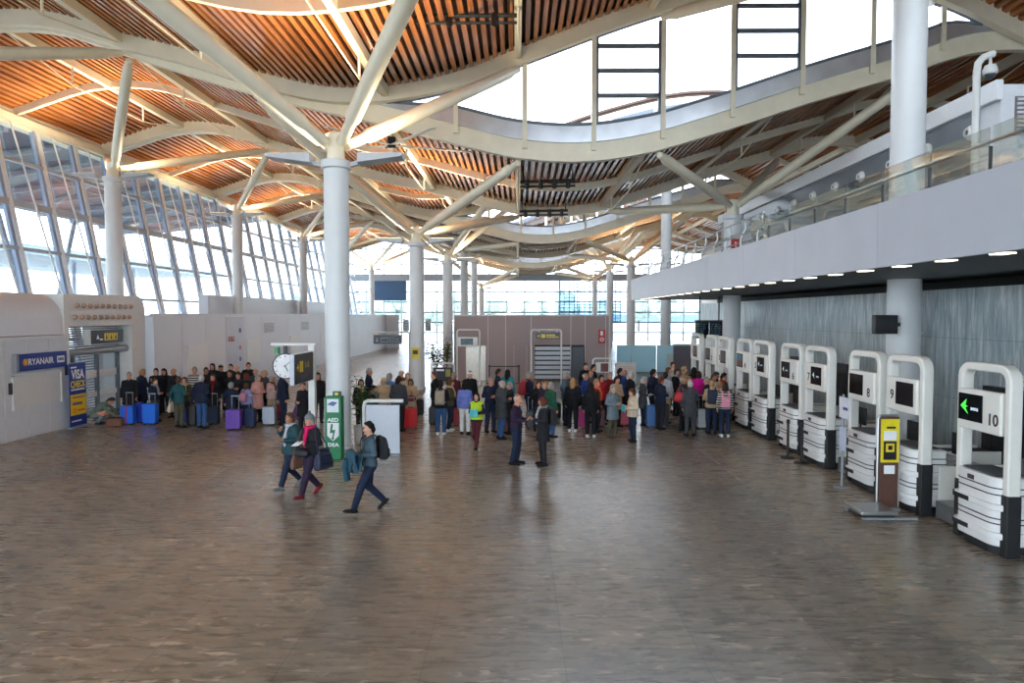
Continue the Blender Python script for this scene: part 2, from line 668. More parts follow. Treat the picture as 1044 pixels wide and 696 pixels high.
# ------------------------------------------------------------------ far glazed end
wn += 1
far_glass = struct(MB().box(XL, XR, Y1 - .01, Y1 + .01, 0, 16.6).build('window_%d' % wn, clear, smooth=0))
f = MB()
x = XL
while x <= XR + .01:
    f.box(x - .08, x + .08, Y1 - .14, Y1 + .14, 0, 16.5)
    x += 2.6
f.build('mullion', mat('far_mullion', (190, 200, 208), .4, var=.04), far_glass)
f = MB()
for z in (1.1, 2.6, 4.1, 5.6, 7.1, 11.2, 13.4):
    f.box(XL, XR, Y1 - .11, Y1 + .11, z - .09, z + .09)
f.build('transom', mat('far_transom', (96, 108, 122), .4, var=.05), far_glass)
MB().box(XL, XR, Y1 - .7, Y1 - .12, 8.7, 9.7).build('bridge_beam', mat('far_beam', (150, 162, 174), .4, var=.05), far_glass)
f = MB()   # denser bluish stair glazing
for i in range(13):
    f.box(6.0 + .75 * i - .05, 6.0 + .75 * i + .05, Y1 - 1.0, Y1 - .8, 2.6, 8.7)
for i in range(12):
    f.box(6.0, 15.0, Y1 - 1.0, Y1 - .82, 2.7 + .5 * i, 2.78 + .5 * i)
f.box(6.0, 15.0, Y1 - .9, Y1 - .86, 2.6, 8.7, 1)
f.build('stair_glazing', [mat('stair_bars', (86, 122, 156), .4, var=.05), blue_glass], far_glass)
MB().box(-21.2, -16.4, Y1 - .5, Y1 - .3, 5.8, 8.7).build('blue_panel', mat('dark_blue_panel', (52, 86, 124), .35, var=.08), far_glass)

# near end, behind the camera: unseen glazing added to let daylight onto the foreground
wn += 1
added_glazing = struct(MB().box(XL, XR, Y0 - .01, Y0 + .01, 0, 16.6).build('window_%d' % wn, clear, smooth=0))
f = MB()
for i in range(18):
    f.box(XL + 3 * i - .08, XL + 3 * i + .08, Y0 - .1, Y0 + .1, 0, 16.5)
f.build('mullion', grey_steel, added_glazing)

# ------------------------------------------------------------------ right side of the hall
def marble_material():
    m, nt, b = nodes_mat('veined_marble', 0.35, 0.5)
    N, L = nt.nodes.new, nt.links.new
    tc = N('ShaderNodeTexCoord')
    mp = N('ShaderNodeMapping')
    mp.inputs['Scale'].default_value = (1, 2.4, 0.26)
    mp.inputs['Rotation'].default_value = (math.radians(6), 0, 0)
    L(tc.outputs['Object'], mp.inputs['Vector'])
    n = N('ShaderNodeTexNoise')
    n.inputs['Scale'].default_value = 3.2
    n.inputs['Detail'].default_value = 9
    n.inputs['Roughness'].default_value = 0.7
    n.inputs['Distortion'].default_value = 0.5
    L(mp.outputs['Vector'], n.inputs['Vector'])
    r = N('ShaderNodeValToRGB')
    e = r.color_ramp.elements
    e[0].position, e[0].color = 0.30, rgb(118, 134, 140)
    e[1].position, e[1].color = 0.72, rgb(224, 226, 220)
    k = e.new(0.5)
    k.color = rgb(164, 176, 180)
    L(n.outputs['Fac'], r.inputs['Fac'])
    sx = N('ShaderNodeSeparateXYZ')
    L(tc.outputs['Object'], sx.inputs[0])
    cb = N('ShaderNodeCombineXYZ')
    L(sx.outputs['Y'], cb.inputs['X'])
    L(sx.outputs['Z'], cb.inputs['Y'])
    br = N('ShaderNodeTexBrick')
    br.offset = 0.0
    br.inputs['Scale'].default_value = 1
    br.inputs['Brick Width'].default_value = 3.0
    br.inputs['Row Height'].default_value = 1.55
    br.inputs['Mortar Size'].default_value = 0.006
    br.inputs['Color1'].default_value = (0.92, 0.94, 0.96, 1)
    br.inputs['Color2'].default_value = (1.05, 1.03, 1, 1)
    br.inputs['Mortar'].default_value = (0.5, 0.5, 0.5, 1)
    L(cb.outputs[0], br.inputs['Vector'])
    a = N('ShaderNodeMixRGB')
    a.blend_type = 'MULTIPLY'
    a.inputs['Fac'].default_value = 1
    L(r.outputs['Color'], a.inputs['Color1'])
    L(br.outputs['Color'], a.inputs['Color2'])
    L(a.outputs['Color'], b.inputs['Base Color'])
    return m


WX, SX, SY1 = 11.3, 7.0, 42.6
struct(MB().box(WX, WX + .25, Y0, SY1, 0, 4.38).build('wall_right', marble_material(), smooth=0))
struct(MB().box(WX + 1.2, XR, SY1 - .2, SY1, 0, 4.6).build('wall_check_in_end', mat('end_wall_grey', (150, 160, 168), .5, var=.05)))
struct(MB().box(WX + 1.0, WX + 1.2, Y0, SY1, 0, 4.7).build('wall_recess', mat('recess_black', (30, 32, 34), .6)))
# gallery floor, its fascia and underside
gal = struct(MB().box(SX + .1, XR, Y0, SY1 - .1, 4.72, 5.8).build('floor_gallery', mat('gallery_floor', (120, 124, 128), .5, var=.05), smooth=0))
f = MB()
y = Y0
while y < SY1 - .01:
    y2 = min(y + 4.0, SY1)
    f.box(SX, SX + .1, y + .006, y2 - .006, 4.62, 5.86)
    y = y2
f.box(SX + .1, XR, SY1 - .1, SY1, 4.62, 5.86)
f.build('fascia', mat('fascia_grey', (186, 190, 200), .45, var=.03, vscale=1), gal, smooth=0)
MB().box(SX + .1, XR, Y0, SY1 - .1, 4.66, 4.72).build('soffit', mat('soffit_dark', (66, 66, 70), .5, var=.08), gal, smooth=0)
f = MB()
y = 2.2
while y < SY1 - 1:
    f.box(SX + .4, SX + .62, y, y + .3, 4.64, 4.66)
    y += 1.4
f.build('soffit_downlight', mat('downlight', (255, 246, 228), emit=1.6), gal, smooth=0)
# upper floor block with its air nozzles
U0 = 18.1
up = struct(MB().box(12.5, XR, U0, SY1 - .2, 5.8, 9.66).build('wall_upper', mat('upper_white', (224, 226, 230), .45, var=.03)))
f = MB()
f.box(12.30, 12.5, U0 - .1, SY1, 9.24, 9.76)
f.build('cornice', mat('cornice_white', (232, 234, 236), .4, var=.02), up, bevel=.03)
MB().box(12.42, 12.5, U0 + .8, SY1 - .3, 7.4, 9.2).build('duct_band', mat('duct_band_grey', (116, 122, 130), .35, metal=.1, var=.08, vscale=1.5), up)
for i in range(12):
    y = 19.1 + 2.0 * i
    Mx = Matrix.Rotation(-PI / 2, 3, 'Y')
    nz = MB().lathe([(.20, 0), (.20, .06), (.14, .10), (.13, .16), (.08, .16), (.07, .08)], 16, (12.42, y, 8.68), M=Mx)
    nz.lathe([(.075, .07), (.07, .13), (.02, .15)], 12, (12.42, y, 8.68), 1, M=Mx)
    nz.build('air_nozzle', [white_paint, dark_steel], up)
lv = MB()
for z0, z1 in ((8.35, 9.35), (6.0, 7.4)):
    nl = int((z1 - z0) / .11)
    for i in range(nl):
        z = z0 + (z1 - z0) * i / nl
        lv.box(12.9, 17.5, U0 - .06, U0 - .02, z, z + .055, 0)
    lv.box(12.85, 17.6, U0 - .02, U0 - .005, z0, z1, 1)
lv.build('louver', [mat('louver_grey', (214, 216, 220), .4, var=.03), mat('louver_back', (120, 112, 116), .5)], up, smooth=0)
struct(MB().box(XR, XR + .25, Y0, Y1, 0, 16.6).build('wall_outer', mat('outer_wall', (200, 196, 190), .6, var=.04)))

# gallery railing: glass near the camera, pipe rails farther along
rail = empty('gallery_railing', (SX + .45, 0, 5.86), 0, 'glass and steel railing along the edge of the upper gallery', 'railing')
y = 3.0
while y < 21.0:
    MB().box(-.012, .012, y + .02, y + 1.55, 0.02, .80).build('glass_panel', glass_mat('rail_glass', (.92, .97, .96, 1), .5) if 'rail_glass' not in MATS else MATS['rail_glass'], rail, smooth=0)
    MB().box(-.02, .03, y - .012, y + .012, 0, .5).build('post', dark_steel, rail)
    y += 1.6
hr = MB().path([(.14, 3, .62), (.14, 41.5, .62)], .03, 8)
hr.build('handrail', steel, rail)
y = 21.4
while y < 41.5:
    p = MB().path([(-.05, y, 0), (-.05, y, .35), (.12, y, .72), (.1, y, .95)], .035, 8)
    p.build('post', steel, rail)
    y += 1.6
for z in (.25, .5, .95):
    MB().path([(.0, 21, z), (.0, 41.8, z)], .028, 8).build('rail', steel, rail)

# ------------------------------------------------------------------ white partitions along the left
PX = -14.6
part_m = mat('partition_white', (226, 230, 238), .4, var=.02, vscale=1)
w = MB()
y = 27.4
while y < 76:
    w.box(PX - .12, PX, y + .012, y + 2.28, .08, 3.68)
    y += 2.3
w.box(PX - .16, PX - .04, 27.4, 76, 0, 3.7)
w.box(-17.5, PX - .04, 27.45, 27.6, 0, 3.7)
w.box(PX - .16, PX + .03, 27.4, 76, 3.62, 3.76)
lw = struct(w.build('wall_left', part_m, smooth=0))
h = MB()
for y in (30.2, 36.9, 43.8, 50.8, 57.7):   # recessed hatches with a sill
    h.box(PX, PX + .03, y, y + 1.9, 1.1, 2.3)
    h.box(PX, PX + .06, y - .06, y + 1.96, 2.3, 2.36)
    h.box(PX, PX + .06, y - .06, y + 1.96, 1.04, 1.1)
h.build('hatch_panel', mat('hatch_white', (232, 232, 230), .35, var=.02), lw)
h = MB()
for y in (39.4, 46.2):
    for i in range(7):
        h.box(PX, PX + .03, y, y + 1.5, 2.7 + .08 * i, 2.74 + .08 * i)
h.build('air_grille', mat('grille_grey', (160, 162, 166), .5), lw)
MB().box(PX, PX + .02, 34.2, 36.4, .1, 3.6).build('poster_panel', mat('poster_lilac', (196, 200, 216), .4, var=.04), lw)
r_o = mat('poster_red', (176, 64, 54), .5)
d_m = MB()
for dy in (0, .2):
    d_m.box(PX + .02, PX + .03, 34.45 + dy, 34.57 + dy, 2.35, 2.62)
d_m.box(PX + .02, PX + .03, 34.85, 34.93, 2.35, 2.62)
d_m.box(PX + .02, PX + .03, 35.03, 35.11, 2.35, 2.62)
d_m.box(PX + .02, PX + .03, 34.85, 35.11, 2.35, 2.42)
d_m.build('poster_letter', r_o, lw)
d_m = MB()
for i, z in enumerate((2.9, 2.0, 1.4)):
    d_m.lathe([(.13, 0), (.13, .012)], 16, (PX + .02, 35.9, z), i % 2, M=Matrix.Rotation(PI / 2, 3, 'Y'))
d_m.build('poster_dot', [mat('dot_blue', (60, 70, 140), .5), mat('dot_orange', (196, 110, 70), .5)], lw)
# long white service box that rises behind the partition
struct(MB().box(-21.2, -20.5, 45.4, 78, 0, 5.05).build('wall_service_box', mat('service_white', (208, 214, 222), .4, var=.02), bevel=.05))
struct(MB().box(-21.9, -13.2, 76, 76.3, 0, 3.7).build('wall_left_end', part_m))
# ------------------------------------------------------------------ branching columns
lamp_face = mat('uplight_lens', (255, 226, 170), emit=4.0)
pod_m = mat('pod_grey', (176, 180, 186), .4, metal=.2, var=.04)


def strip_of(y):
    for ya, yb, P in STRIPS:
        if ya <= y <= yb:
            return ya, yb, P


UPL = []


def column(x, y, cap, r, label, dirs, tall=False, pods=True, flare=True):
    ya, yb, P = strip_of(y)
    root = empty('column', (x, y, 0), 0, label, 'column')
    root['kind'] = 'thing'
    MB().lathe([(r + .05, 0), (r + .05, .12), (r, .14), (r, cap - .25)], 32).build('shaft', column_paint, root)
    MB().lathe([(r, cap - .25), (r + .07, cap - .22), (r + .07, cap - .02), (r + .02, cap), (.1, cap)], 32).build('capital', column_paint, root)
    z1 = cap + .7
    MB().lathe([(r * .72, cap), (r * .66, cap + .35), (r * .8, z1), (.1, z1 + .1)], 20).build('neck', cream_steel, root)
    for dx, dy in dirs:
        ye = (yb if dy > 0 else ya)
        yy = ye - y - (.24 if dy > 0 else -.24)
        tip = Vector((dx, yy, P(x + dx) - .55))
        a = Vector((.22 * (1 if dx > 0 else -1), .22 * (1 if dy > 0 else -1), z1 - .25))
        d = tip - a
        pts = [a, a + d * .08, a + d * .10, a + d * .5, a + d * .93, a + d * .945, tip]
        MB().path(pts, [.15, .15, .21, .225, .20, .15, .12], 14).build('strut', cream_steel, root)
    if pods:
        for s in (-1, 1):
            p = MB()
            p.bar((s * (r + .02), 0, cap - .12), (s * (r + .4), 0, cap - .02), .12, .12)
            poly = [(r + .3, cap - .1), (r + 1.5, cap + .06), (r + 1.55, cap + .16), (r + .3, cap + .16)]
            p.prism(poly, lambda u, v, a_, s=s: (s * u, a_, v), -.3, .3)
            po = p.build('uplight', pod_m, root, bevel=.01)
            MB().box(min(s * (r + .4), s * (r + 1.45)), max(s * (r + .4), s * (r + 1.45)), -.24, .24, cap + .16, cap + .172).build('uplight_lens', lamp_face, po, smooth=0)
            UPL.append((x + s * (r + .95), y, cap + .25))
    return root


D4 = ((-5, -1), (5, -1), (-5, 1), (5, 1))
DL = ((5, -1), (5, 1), (-4.6, 1))
column(-5, 19, 7.93, .34, 'white round branching column directly behind the green defibrillator cabinet', D4)
column(-5, 34, 7.3, .36, 'white round branching column with a yellow notice and loudspeaker boxes on its shaft', D4)
column(-5, 49, 7.6, .36, 'white branching column just behind the end of the mauve panelled kiosk by the potted tree', D4)
column(-5, 64, 9.3, .36, 'slim tall white column rising behind the mauve kiosk, nearer of a close pair', D4, pods=False)
column(-5, 79, 9.9, .36, 'slim tall white column rising behind the mauve kiosk, farther of a close pair', D4, pods=False)
column(-5, 94, 7.3, .36, 'distant small white branching column seen over the mauve kiosk before the end glazing', D4)
column(-20, 34, 10.5, .38, 'white column rising behind the portal with two rows of air diffusers', DL)
column(-20, 49, 10.8, .36, 'white column against the slanted glass facade, second from the entrance portal', DL)
column(-20, 64, 10.6, .36, 'white column against the slanted glass facade, third from the entrance portal', DL)
column(-20, 79, 10.6, .36, 'white column by the glass facade, fourth from the entrance portal', DL, pods=False)
column(-20, 94, 9.9, .36, 'thin far white column near the corner of the glass facade and end glazing', DL)
column(10.45, 18.7, 13.0, .42, 'thick white column passing the gallery beside the numbered desk 9', D4, tall=True, pods=False)
column(10.45, 33.7, 8.55, .42, 'white branching column with a small red plate standing at the gallery railing', D4, pods=False)
column(10.45, 48.7, 12.9, .36, 'tall plain white column just beyond the end of the gallery', D4, pods=False)
column(10.45, 63.7, 8.3, .40, 'white branching column beside the corner of the gallery fascia', D4)
column(10.45, 78.7, 8.6, .36, 'white branching column at the side of the mauve kiosk with the red fire sign', D4)
column(10.45, 93.7, 8.3, .36, 'small distant branching column in front of the bluish stair glazing', D4)
# the column of the bay nearest the entrance: only its strut reaches into the view
column(-20, 19, 10.5, .38, 'cream strut of a column beyond the picture edge reaching over the airline booth', ((5, 1), (5, -1)), pods=False)

for (x, y, z) in UPL:
    l = bpy.data.lights.new('uplight_lamp', 'AREA')
    l.energy = 165
    l.size, l.size_y = 1.0, .45
    l.shape = 'RECTANGLE'
    l.color = (1.0, 0.83, 0.56)
    l.spread = math.radians(150)
    o = bpy.data.objects.new('uplight_lamp', l)
    COL.objects.link(o)
    o.location = (x, y, z)
    o.rotation_euler = (PI, 0, 0)

# things fixed to the columns
def on_col(name, label, cat):
    return empty(name, (0, 0, 0), 0, label, cat)

o = MB().box(-5.21, -4.83, 33.55, 33.60, 1.55, 2.1).build('notice', mat('notice_yellow', (226, 200, 40), .5))
tag(o, 'yellow notice fixed to the white column by the potted tree', 'notice')
MB().box(-5.14, -4.9, 33.53, 33.552, 1.78, 1.98).build('pictogram', black_plastic, o)
for s in (-1, 1):
    b = MB().box(-5 + s * .42 - .25 * (s < 0), -5 + s * .42 + .25 * (s > 0), 33.8, 34.2, 2.9, 3.5)
    o = b.build('loudspeaker', mat('speaker_grey', (178, 180, 184), .5, var=.05), bevel=.03)
    tag(o, 'grey loudspeaker box on the %s side of the column with the yellow notice' % ('entrance' if s < 0 else 'kiosk'), 'loudspeaker')
    g = MB()
    for i in range(6):
        x0 = -5 + s * .54
        g.box(x0 - .1, x0 + .1, 33.785, 33.8, 2.98 + .075 * i, 3.01 + .075 * i)
    g.build('grille', dark_steel, o)
o = MB().box(10.25, 10.65, 33.2, 33.26, 6.9, 7.35).build('fire_plate', mat('sign_red', (186, 40, 36), .4))
tag(o, 'small red extinguisher plate on the gallery column', 'sign')
MB().box(10.40, 10.50, 33.185, 33.2, 6.97, 7.2).build('pictogram', white_paint, o)
# ------------------------------------------------------------------ airline booth, portal and door on the entrance side
BX = -14.8
booth_m = mat('booth_white', (220, 222, 226), .45, var=.03)
sign_blue = mat('sign_blue', (22, 52, 140), .35, var=.04)
sign_yellow = mat('sign_yellow', (240, 196, 30), .4, var=.04)
sign_black = mat('sign_black', (26, 28, 34), .3, var=.05)
letter_white = mat('letter_white', (240, 242, 244), .4, var=0)
letter_yellow = mat('letter_yellow', (236, 208, 60), .4, var=0)
letter_black = mat('letter_black', (20, 20, 22), .5, var=0)

bo = empty('airline_booth', (BX, 0, 0), 0, 'low white panelled sales booth carrying the blue airline sign', 'booth')
b = MB()
y = 16.1
for wdt in (1.2, 1.2, 1.1, .95, .95, .95):
    b.box(-.9, 0, y + .008, y + wdt - .008, 0.06, 3.0)
    y += wdt
b.box(-.90, -.02, 16.1, y, 0, 3.0)
b.box(-.90, .05, 16.1, y + .03, 2.95, 3.05)
b.build('wall', booth_m, bo, smooth=0)
h = MB()
for i in range(9):
    h.box(0, .018, 19.95, 22.0, .96 + .1 * i, 1.053 + .1 * i)
h.box(0, .05, 19.88, 19.95, .9, 1.92)
h.box(0, .05, 22.0, 22.07, .9, 1.92)
h.box(0, .05, 19.88, 22.07, 1.86, 1.92)
h.build('hatch_shutter', mat('shutter_white', (226, 224, 220), .4, var=.02), bo, smooth=0)
for y, z in ((19.8, 1.55), (22.3, 1.9)):
    MB().box(0, .05, y - .06, y + .06, z - .17, z + .17).build('card_reader', dark_steel, bo, bevel=.01)

sg = MB().box(BX + .03, BX + .14, 20.0, 22.15, 2.04, 2.54).build('airline_sign', [sign_blue], smooth=0)
tag(sg, 'long blue airline sign board with white lettering mounted on the white booth', 'sign')
text('lettering', 'RYANAIR', .27, letter_white, (BX + .142, 20.95, 2.28), '+x', sg, bold=.006, sx=1.0)
hm = MB().lathe([(.11, 0), (.11, .006)], 18, (BX + .14, 20.27, 2.29), M=Matrix.Rotation(PI / 2, 3, 'Y'))
for i in range(4):
    hm.box(BX + .142, BX + .152, 20.22 + .03 * i, 20.235 + .03 * i, 2.22, 2.38, 1)
hm.build('harp_emblem', [mat('emblem_gold', (196, 120, 90), .4), sign_yellow], sg)
q = MB().box(BX + .14, BX + .15, 21.68, 22.02, 2.19, 2.40)
q.build('white_box', letter_white, sg)
q = MB()
for i in range(4):
    q.box(BX + .15, BX + .155, 21.72 + .068 * i, 21.765 + .068 * i, 2.25, 2.34)
q.build('small_lettering', sign_blue, sg)
MB().box(BX + .025, BX + .15, 19.9, 20.0, 2.02, 2.56).build('end_cap', grey_steel, sg)

# curved white hood behind the booth
prof = [(-19.5, 0), (-15.9, 0), (-15.9, 3.07), (-15.0, 3.07), (-15.0, 3.4)] + [(-15.8 + .8 * math.cos(a), 3.55 + .85 * math.sin(a)) for a in [PI / 16 * i for i in range(9)]] + [(-19.5, 4.4)]
struct(MB().prism(prof, lambda u, v, a: (u, a, v), 12.0, 22.45).build('wall_entrance_hood', mat('hood_white', (220, 224, 232), .35, var=.02), smooth=30))

po = empty('entrance_portal', (-14.95, 0, 0), 0, 'white rounded portal with two rows of air diffusers above a sliding door', 'portal')
out = [(22.5, 0), (22.5, 4.4)] + [(26.85 + .55 * math.cos(a), 3.9 + .55 * math.sin(a)) for a in [PI / 2 - PI / 12 * i for i in range(7)]] + [(27.4, 0), (26.45, 0), (26.45, 3.32), (22.72, 3.32), (22.72, 0)]
MB().prism(out, lambda u, v, a: (a, u, v), -1.5, 0.0).build('surround', mat('portal_cream', (228, 226, 222), .4, var=.03), po, smooth=30)
for r_, z in ((0, 4.02), (1, 3.62)):
    for i in range(10):
        y = 23.15 + .36 * i - .12 * r_
        MB().lathe([(.085, 0), (.085, .03), (.05, .09), (.03, .09), (.02, .05)], 12, (0, y, z), M=Matrix.Rotation(PI / 2, 3, 'Y')).build('air_diffuser', mat('diffuser_beige', (186, 158, 138), .4, metal=.2, var=.05), po)
s = MB()
for i in range(10):
    s.box(-.62, -.55, 22.72, 26.45, 2.55 + .078 * i, 2.60 + .078 * i)
s.build('upper_louver', mat('louver_steel', (150, 154, 158), .4, metal=.3), po, smooth=0)
MB().tube((-.25, 22.72, 2.42), (-.25, 26.5, 2.42), .13, n=18).build('roller_housing', grey_steel, po)
fr = MB()
for y in (22.75, 23.7, 25.05, 26.35):
    fr.box(-.62, -.5, y, y + .1, 0, 2.42)
fr.box(-.62, -.5, 22.75, 26.4, 2.28, 2.42)
fr.box(-.62, -.5, 22.75, 26.4, 0, .1)
fr.build('door_frame', mat('door_grey', (104, 110, 118), .4, metal=.4), po, smooth=0)
MB().box(-.57, -.55, 22.8, 26.35, .1, 2.3).build('door_glass', clear, po, smooth=0)
mb_ = MB()
mb_.box(-.545, -.54, 23.82, 26.3, 1.42, 1.68)
mb_.box(-.545, -.54, 23.82, 26.3, .72, .9)
mb_.build('white_band', letter_white, po, smooth=0)
bk = MB()
for i in range(26):
    bk.box(-1.5, -1.45, 22.6, 24.3, .1 * i, .1 * i + .045)
    bk.box(-1.5, -1.45, 24.85, 27.3, .1 * i, .1 * i + .045)
bk.build('inner_louver', mat('inner_louver', (150, 152, 154), .5, var=.04), po, smooth=0)
MB().box(-.535, -.53, 23.85, 24.5, .45, 1.05).build('door_notice', mat('notice_white', (216, 222, 232), .5), po, smooth=0)
ps = MB().box(-15.1, -14.97, 23.9, 25.9, 2.68, 3.16).build('direction_sign', sign_black, smooth=0)
tag(ps, 'black hanging sign with yellow pictograms above the sliding door', 'sign')
q = MB()
for i in range(3):
    q.box(-14.97, -14.962, 24.72 + .28 * i, 24.96 + .28 * i, 2.78, 3.04)
q.build('pictogram', letter_yellow, ps, smooth=0)
q = MB()
for i in range(3):
    q.ball((-14.96, 24.84 + .28 * i, 2.98), (.006, .03, .03), 8)
    q.box(-14.962, -14.955, 24.80 + .28 * i, 24.88 + .28 * i, 2.81, 2.94)
q.build('pictogram_figure', letter_black, ps)
q = MB()
q.prism([(24.25, 2.84), (24.41, 2.84), (24.33, 3.0)], lambda u, v, a: (a, u, v), -14.97, -14.96)
q.box(-14.97, -14.96, 24.45, 24.62, 2.80, 2.85)
q.build('arrow', letter_white, ps, smooth=0)
MB().box(-15.12, -14.95, 23.78, 23.9, 2.64, 3.2).build('end_cap', white_paint, ps)

# roll-up poster by the booth corner
X0 = -14.52
rp_ = empty('poster_stand', (X0, 22.45, 0), 0, 'tall blue and yellow document check poster stand beside the booth', 'poster stand')
MB().box(-.012, .012, -.42, .42, .06, 2.12).build('poster', sign_blue, rp_, smooth=0)
MB().box(.012, .016, -.40, .40, .42, 1.1).build('yellow_field', sign_yellow, rp_, smooth=0)
MB().box(-.1, .1, -.44, .44, 0, .06).build('base', grey_steel, rp_, bevel=.015)
MB().tube((0, -.42, 2.13), (0, .42, 2.13), .015).build('top_rail', grey_steel, rp_)
text('lettering', 'VISA', .42, letter_white, (.015, 0, 1.74), '+x', rp_, bold=.012, sx=.76)
text('lettering', 'CHECK', .30, letter_yellow, (.015, 0, 1.42), '+x', rp_, bold=.01, sx=.76)
q = MB()
for z, w_ in ((1.96, .3), (1.23, .7), (.2, .5)):
    q.box(.012, .017, -.36, -.36 + w_, z, z + .05)
q.build('small_print', letter_white, rp_, smooth=0)
q = MB()
for z, w_ in ((.98, .62), (.80, .5), (.75, .5)):
    q.box(.016, .02, -.30, -.30 + w_, z, z + .035)
q.build('small_print', sign_blue, rp_, smooth=0)
q = MB()
q.path([(.02, -.2 + .07 * math.cos(a), .56 + .07 * math.sin(a)) for a in np.linspace(0, 2 * PI, 14)[:-1]], .014, 6, closed=True)
q.box(.016, .02, -.05, .32, .53, .6)
q.build('orange_mark', mat('orange_mark', (228, 110, 20), .5), rp_)

# ------------------------------------------------------------------ clock and sign on one stand
st = empty('sign_stand', (-6.05, 20.1, 0), 0, 'white post with a side arm holding the round clock', 'sign stand')
MB().box(-.1, .1, -.09, .09, 0, 2.86).build('post', white_paint, st, bevel=.02)
MB().box(-1.2, .12, -.05, .05, 2.80, 2.88).build('arm', white_paint, st, bevel=.01)
MB().lathe([(.28, 0), (.28, .02), (.12, .04)], 20).build('foot', grey_steel, st)
ck = empty('clock', (-6.83, 20.1, 2.2), 0, 'round white wall clock with black rim hanging from the white arm', 'clock')
Mc = Matrix.Rotation(PI / 2, 3, 'X')
MB().lathe([(.36, -.05), (.38, -.05), (.38, .06), (.35, .06), (.35, .03)], 36, M=Mc).build('rim', black_plastic, ck)
MB().lathe([(.35, -.04), (.35, .04)], 36, M=Mc).build('dial', mat('clock_white', (248, 250, 252), .4, emit=0), ck)
for i in range(12):
    a = 2 * PI * i / 12
    MB().bar((.27 * math.sin(a), -.046, .27 * math.cos(a)), (.32 * math.sin(a), -.046, .32 * math.cos(a)), .006, .02, up=(math.cos(a), 0, -math.sin(a))).build('hour_mark', letter_black, ck, smooth=0)
for a, l_, w_ in ((math.radians(150), .17, .02), (math.radians(48), .25, .014)):
    MB().bar((-.04 * math.sin(a), -.055, -.04 * math.cos(a)), (l_ * math.sin(a), -.055, l_ * math.cos(a)), .006, w_, up=(math.cos(a), 0, -math.sin(a))).build('hand', letter_black, ck, smooth=0)
MB().box(-.05, .05, -.04, .04, .37, .595).build('hanger', dark_steel, ck)
ds = empty('direction_sign', (-6.0, 19.0, 2.23), 0, 'double-sided black sign with yellow pictograms beside the clock', 'sign')
MB().box(-.1, .02, -.75, .95, -.42, .42).build('panel', mat('sign_side', (206, 212, 222), .4), ds, bevel=.01)
MB().box(.02, .032, -.72, .92, -.40, .40).build('face', sign_black, ds, smooth=0)
q = MB()
q.box(.032, .038, -.3, -.02, -.1, .2)
q.box(.032, .038, -.55, -.36, .02, .07)
q.box(.032, .038, -.48, -.43, -.05, .14)
q.build('pictogram', letter_yellow, ds, smooth=0)
text('lettering', '1-15', .22, letter_yellow, (.033, .35, .06), '+x', ds)
MB().box(.032, .036, -.25, .5, -.36, -.18).build('screen', mat('small_screen', (52, 66, 90), .3), ds, smooth=0)
tag(MB().box(-7.12, -7.02, 20.0, 20.2, 2.56, 2.76).build('exit_marker', mat('marker_green', (60, 150, 90), .4), smooth=0), 'small green marker hanging at the tip of the clock arm', 'sign')
MB().box(-7.1, -7.04, 20.08, 20.12, 2.76, 2.8).build('hanger', grey_steel, bpy.data.objects['exit_marker'])

# ------------------------------------------------------------------ defibrillator cabinet
green = mat('cabinet_green', (16, 122, 74), .4, var=.04)
ae = empty('defibrillator_cabinet', (-4.72, 17.55, 0), 0, 'tall green AED cabinet with a white bolt emblem in front of the big column', 'cabinet')
MB().box(-.21, .21, -.15, .15, 0, 1.62).build('body', green, ae, bevel=.015)
MB().box(-.15, .15, -.165, -.15, 1.22, 1.56).build('window', mat('window_white', (222, 228, 234), .3, var=.05), ae, smooth=0)
q = MB()
q.prism([(-.14, 1.42), (-.02, 1.50), (.12, 1.47), (.02, 1.38)], lambda u, v, a: (u, a, v), -.172, -.165)
q.build('device', mat('device_blue', (86, 104, 160), .4), ae, smooth=0)
text('lettering', 'AED', .13, letter_white, (0, -.152, 1.02), '-y', ae, sx=1.15, bold=.004)
text('lettering', 'DEA', .13, letter_white, (0, -.152, .38), '-y', ae, sx=1.15, bold=.004)
sh = [(-.15, .95), (-.15, .62), (0, .48), (.15, .62), (.15, .95)]
MB().prism(sh, lambda u, v, a: (u, a, v), -.16, -.15).build('shield', letter_white, ae, smooth=0)
MB().prism([(-.05, .92), (.0, .92), (-.02, .76), (.06, .78), (.01, .56), (.03, .56), (-.01, .50), (-.05, .57), (-.02, .57), (.0, .70), (-.08, .68)], lambda u, v, a: (u, a, v), -.166, -.16).build('bolt', green, ae, smooth=0)
MB().box(-.03, .17, -.06, .06, 1.62, 1.74).build('top_sign', mat('sign_green', (28, 96, 62), .4), ae, bevel=.008)
MB().box(.03, .11, -.065, -.06, 1.65, 1.71).build('top_symbol', letter_yellow, ae, smooth=0)

# ------------------------------------------------------------------ pale panel stand and plants
pn = empty('panel_stand', (-3.6, 18.0, 0), 0, 'pale blank information panel in a white bent-tube frame beside the big column', 'panel')
MB().box(-.40, .48, -.03, .03, .04, 1.33).build('panel', mat('panel_pale', (206, 212, 222), .4, var=.02), pn, bevel=.005)
MB().path([(-.46, 0, 0), (-.46, 0, 1.30), (-.43, 0, 1.40), (-.36, 0, 1.44), (.58, 0, 1.44)], .05, 10).build('frame', white_paint, pn)
MB().tube((-.46, 0, 0), (-.46, 0, .75), .056, n=10).build('boot', black_plastic, pn)
MB().box(-.6, .5, -.12, .12, 0, .03).build('base', grey_steel, pn)
for x in (-.25, .3):
    MB().box(x - .03, x + .03, -.02, .02, 1.32, 1.42).build('clip', dark_steel, pn)

leaf_m = mat('plant_leaf', (52, 92, 46), .5, var=.35, vscale=9)
stem_m = mat('plant_stem', (104, 84, 60), .7)


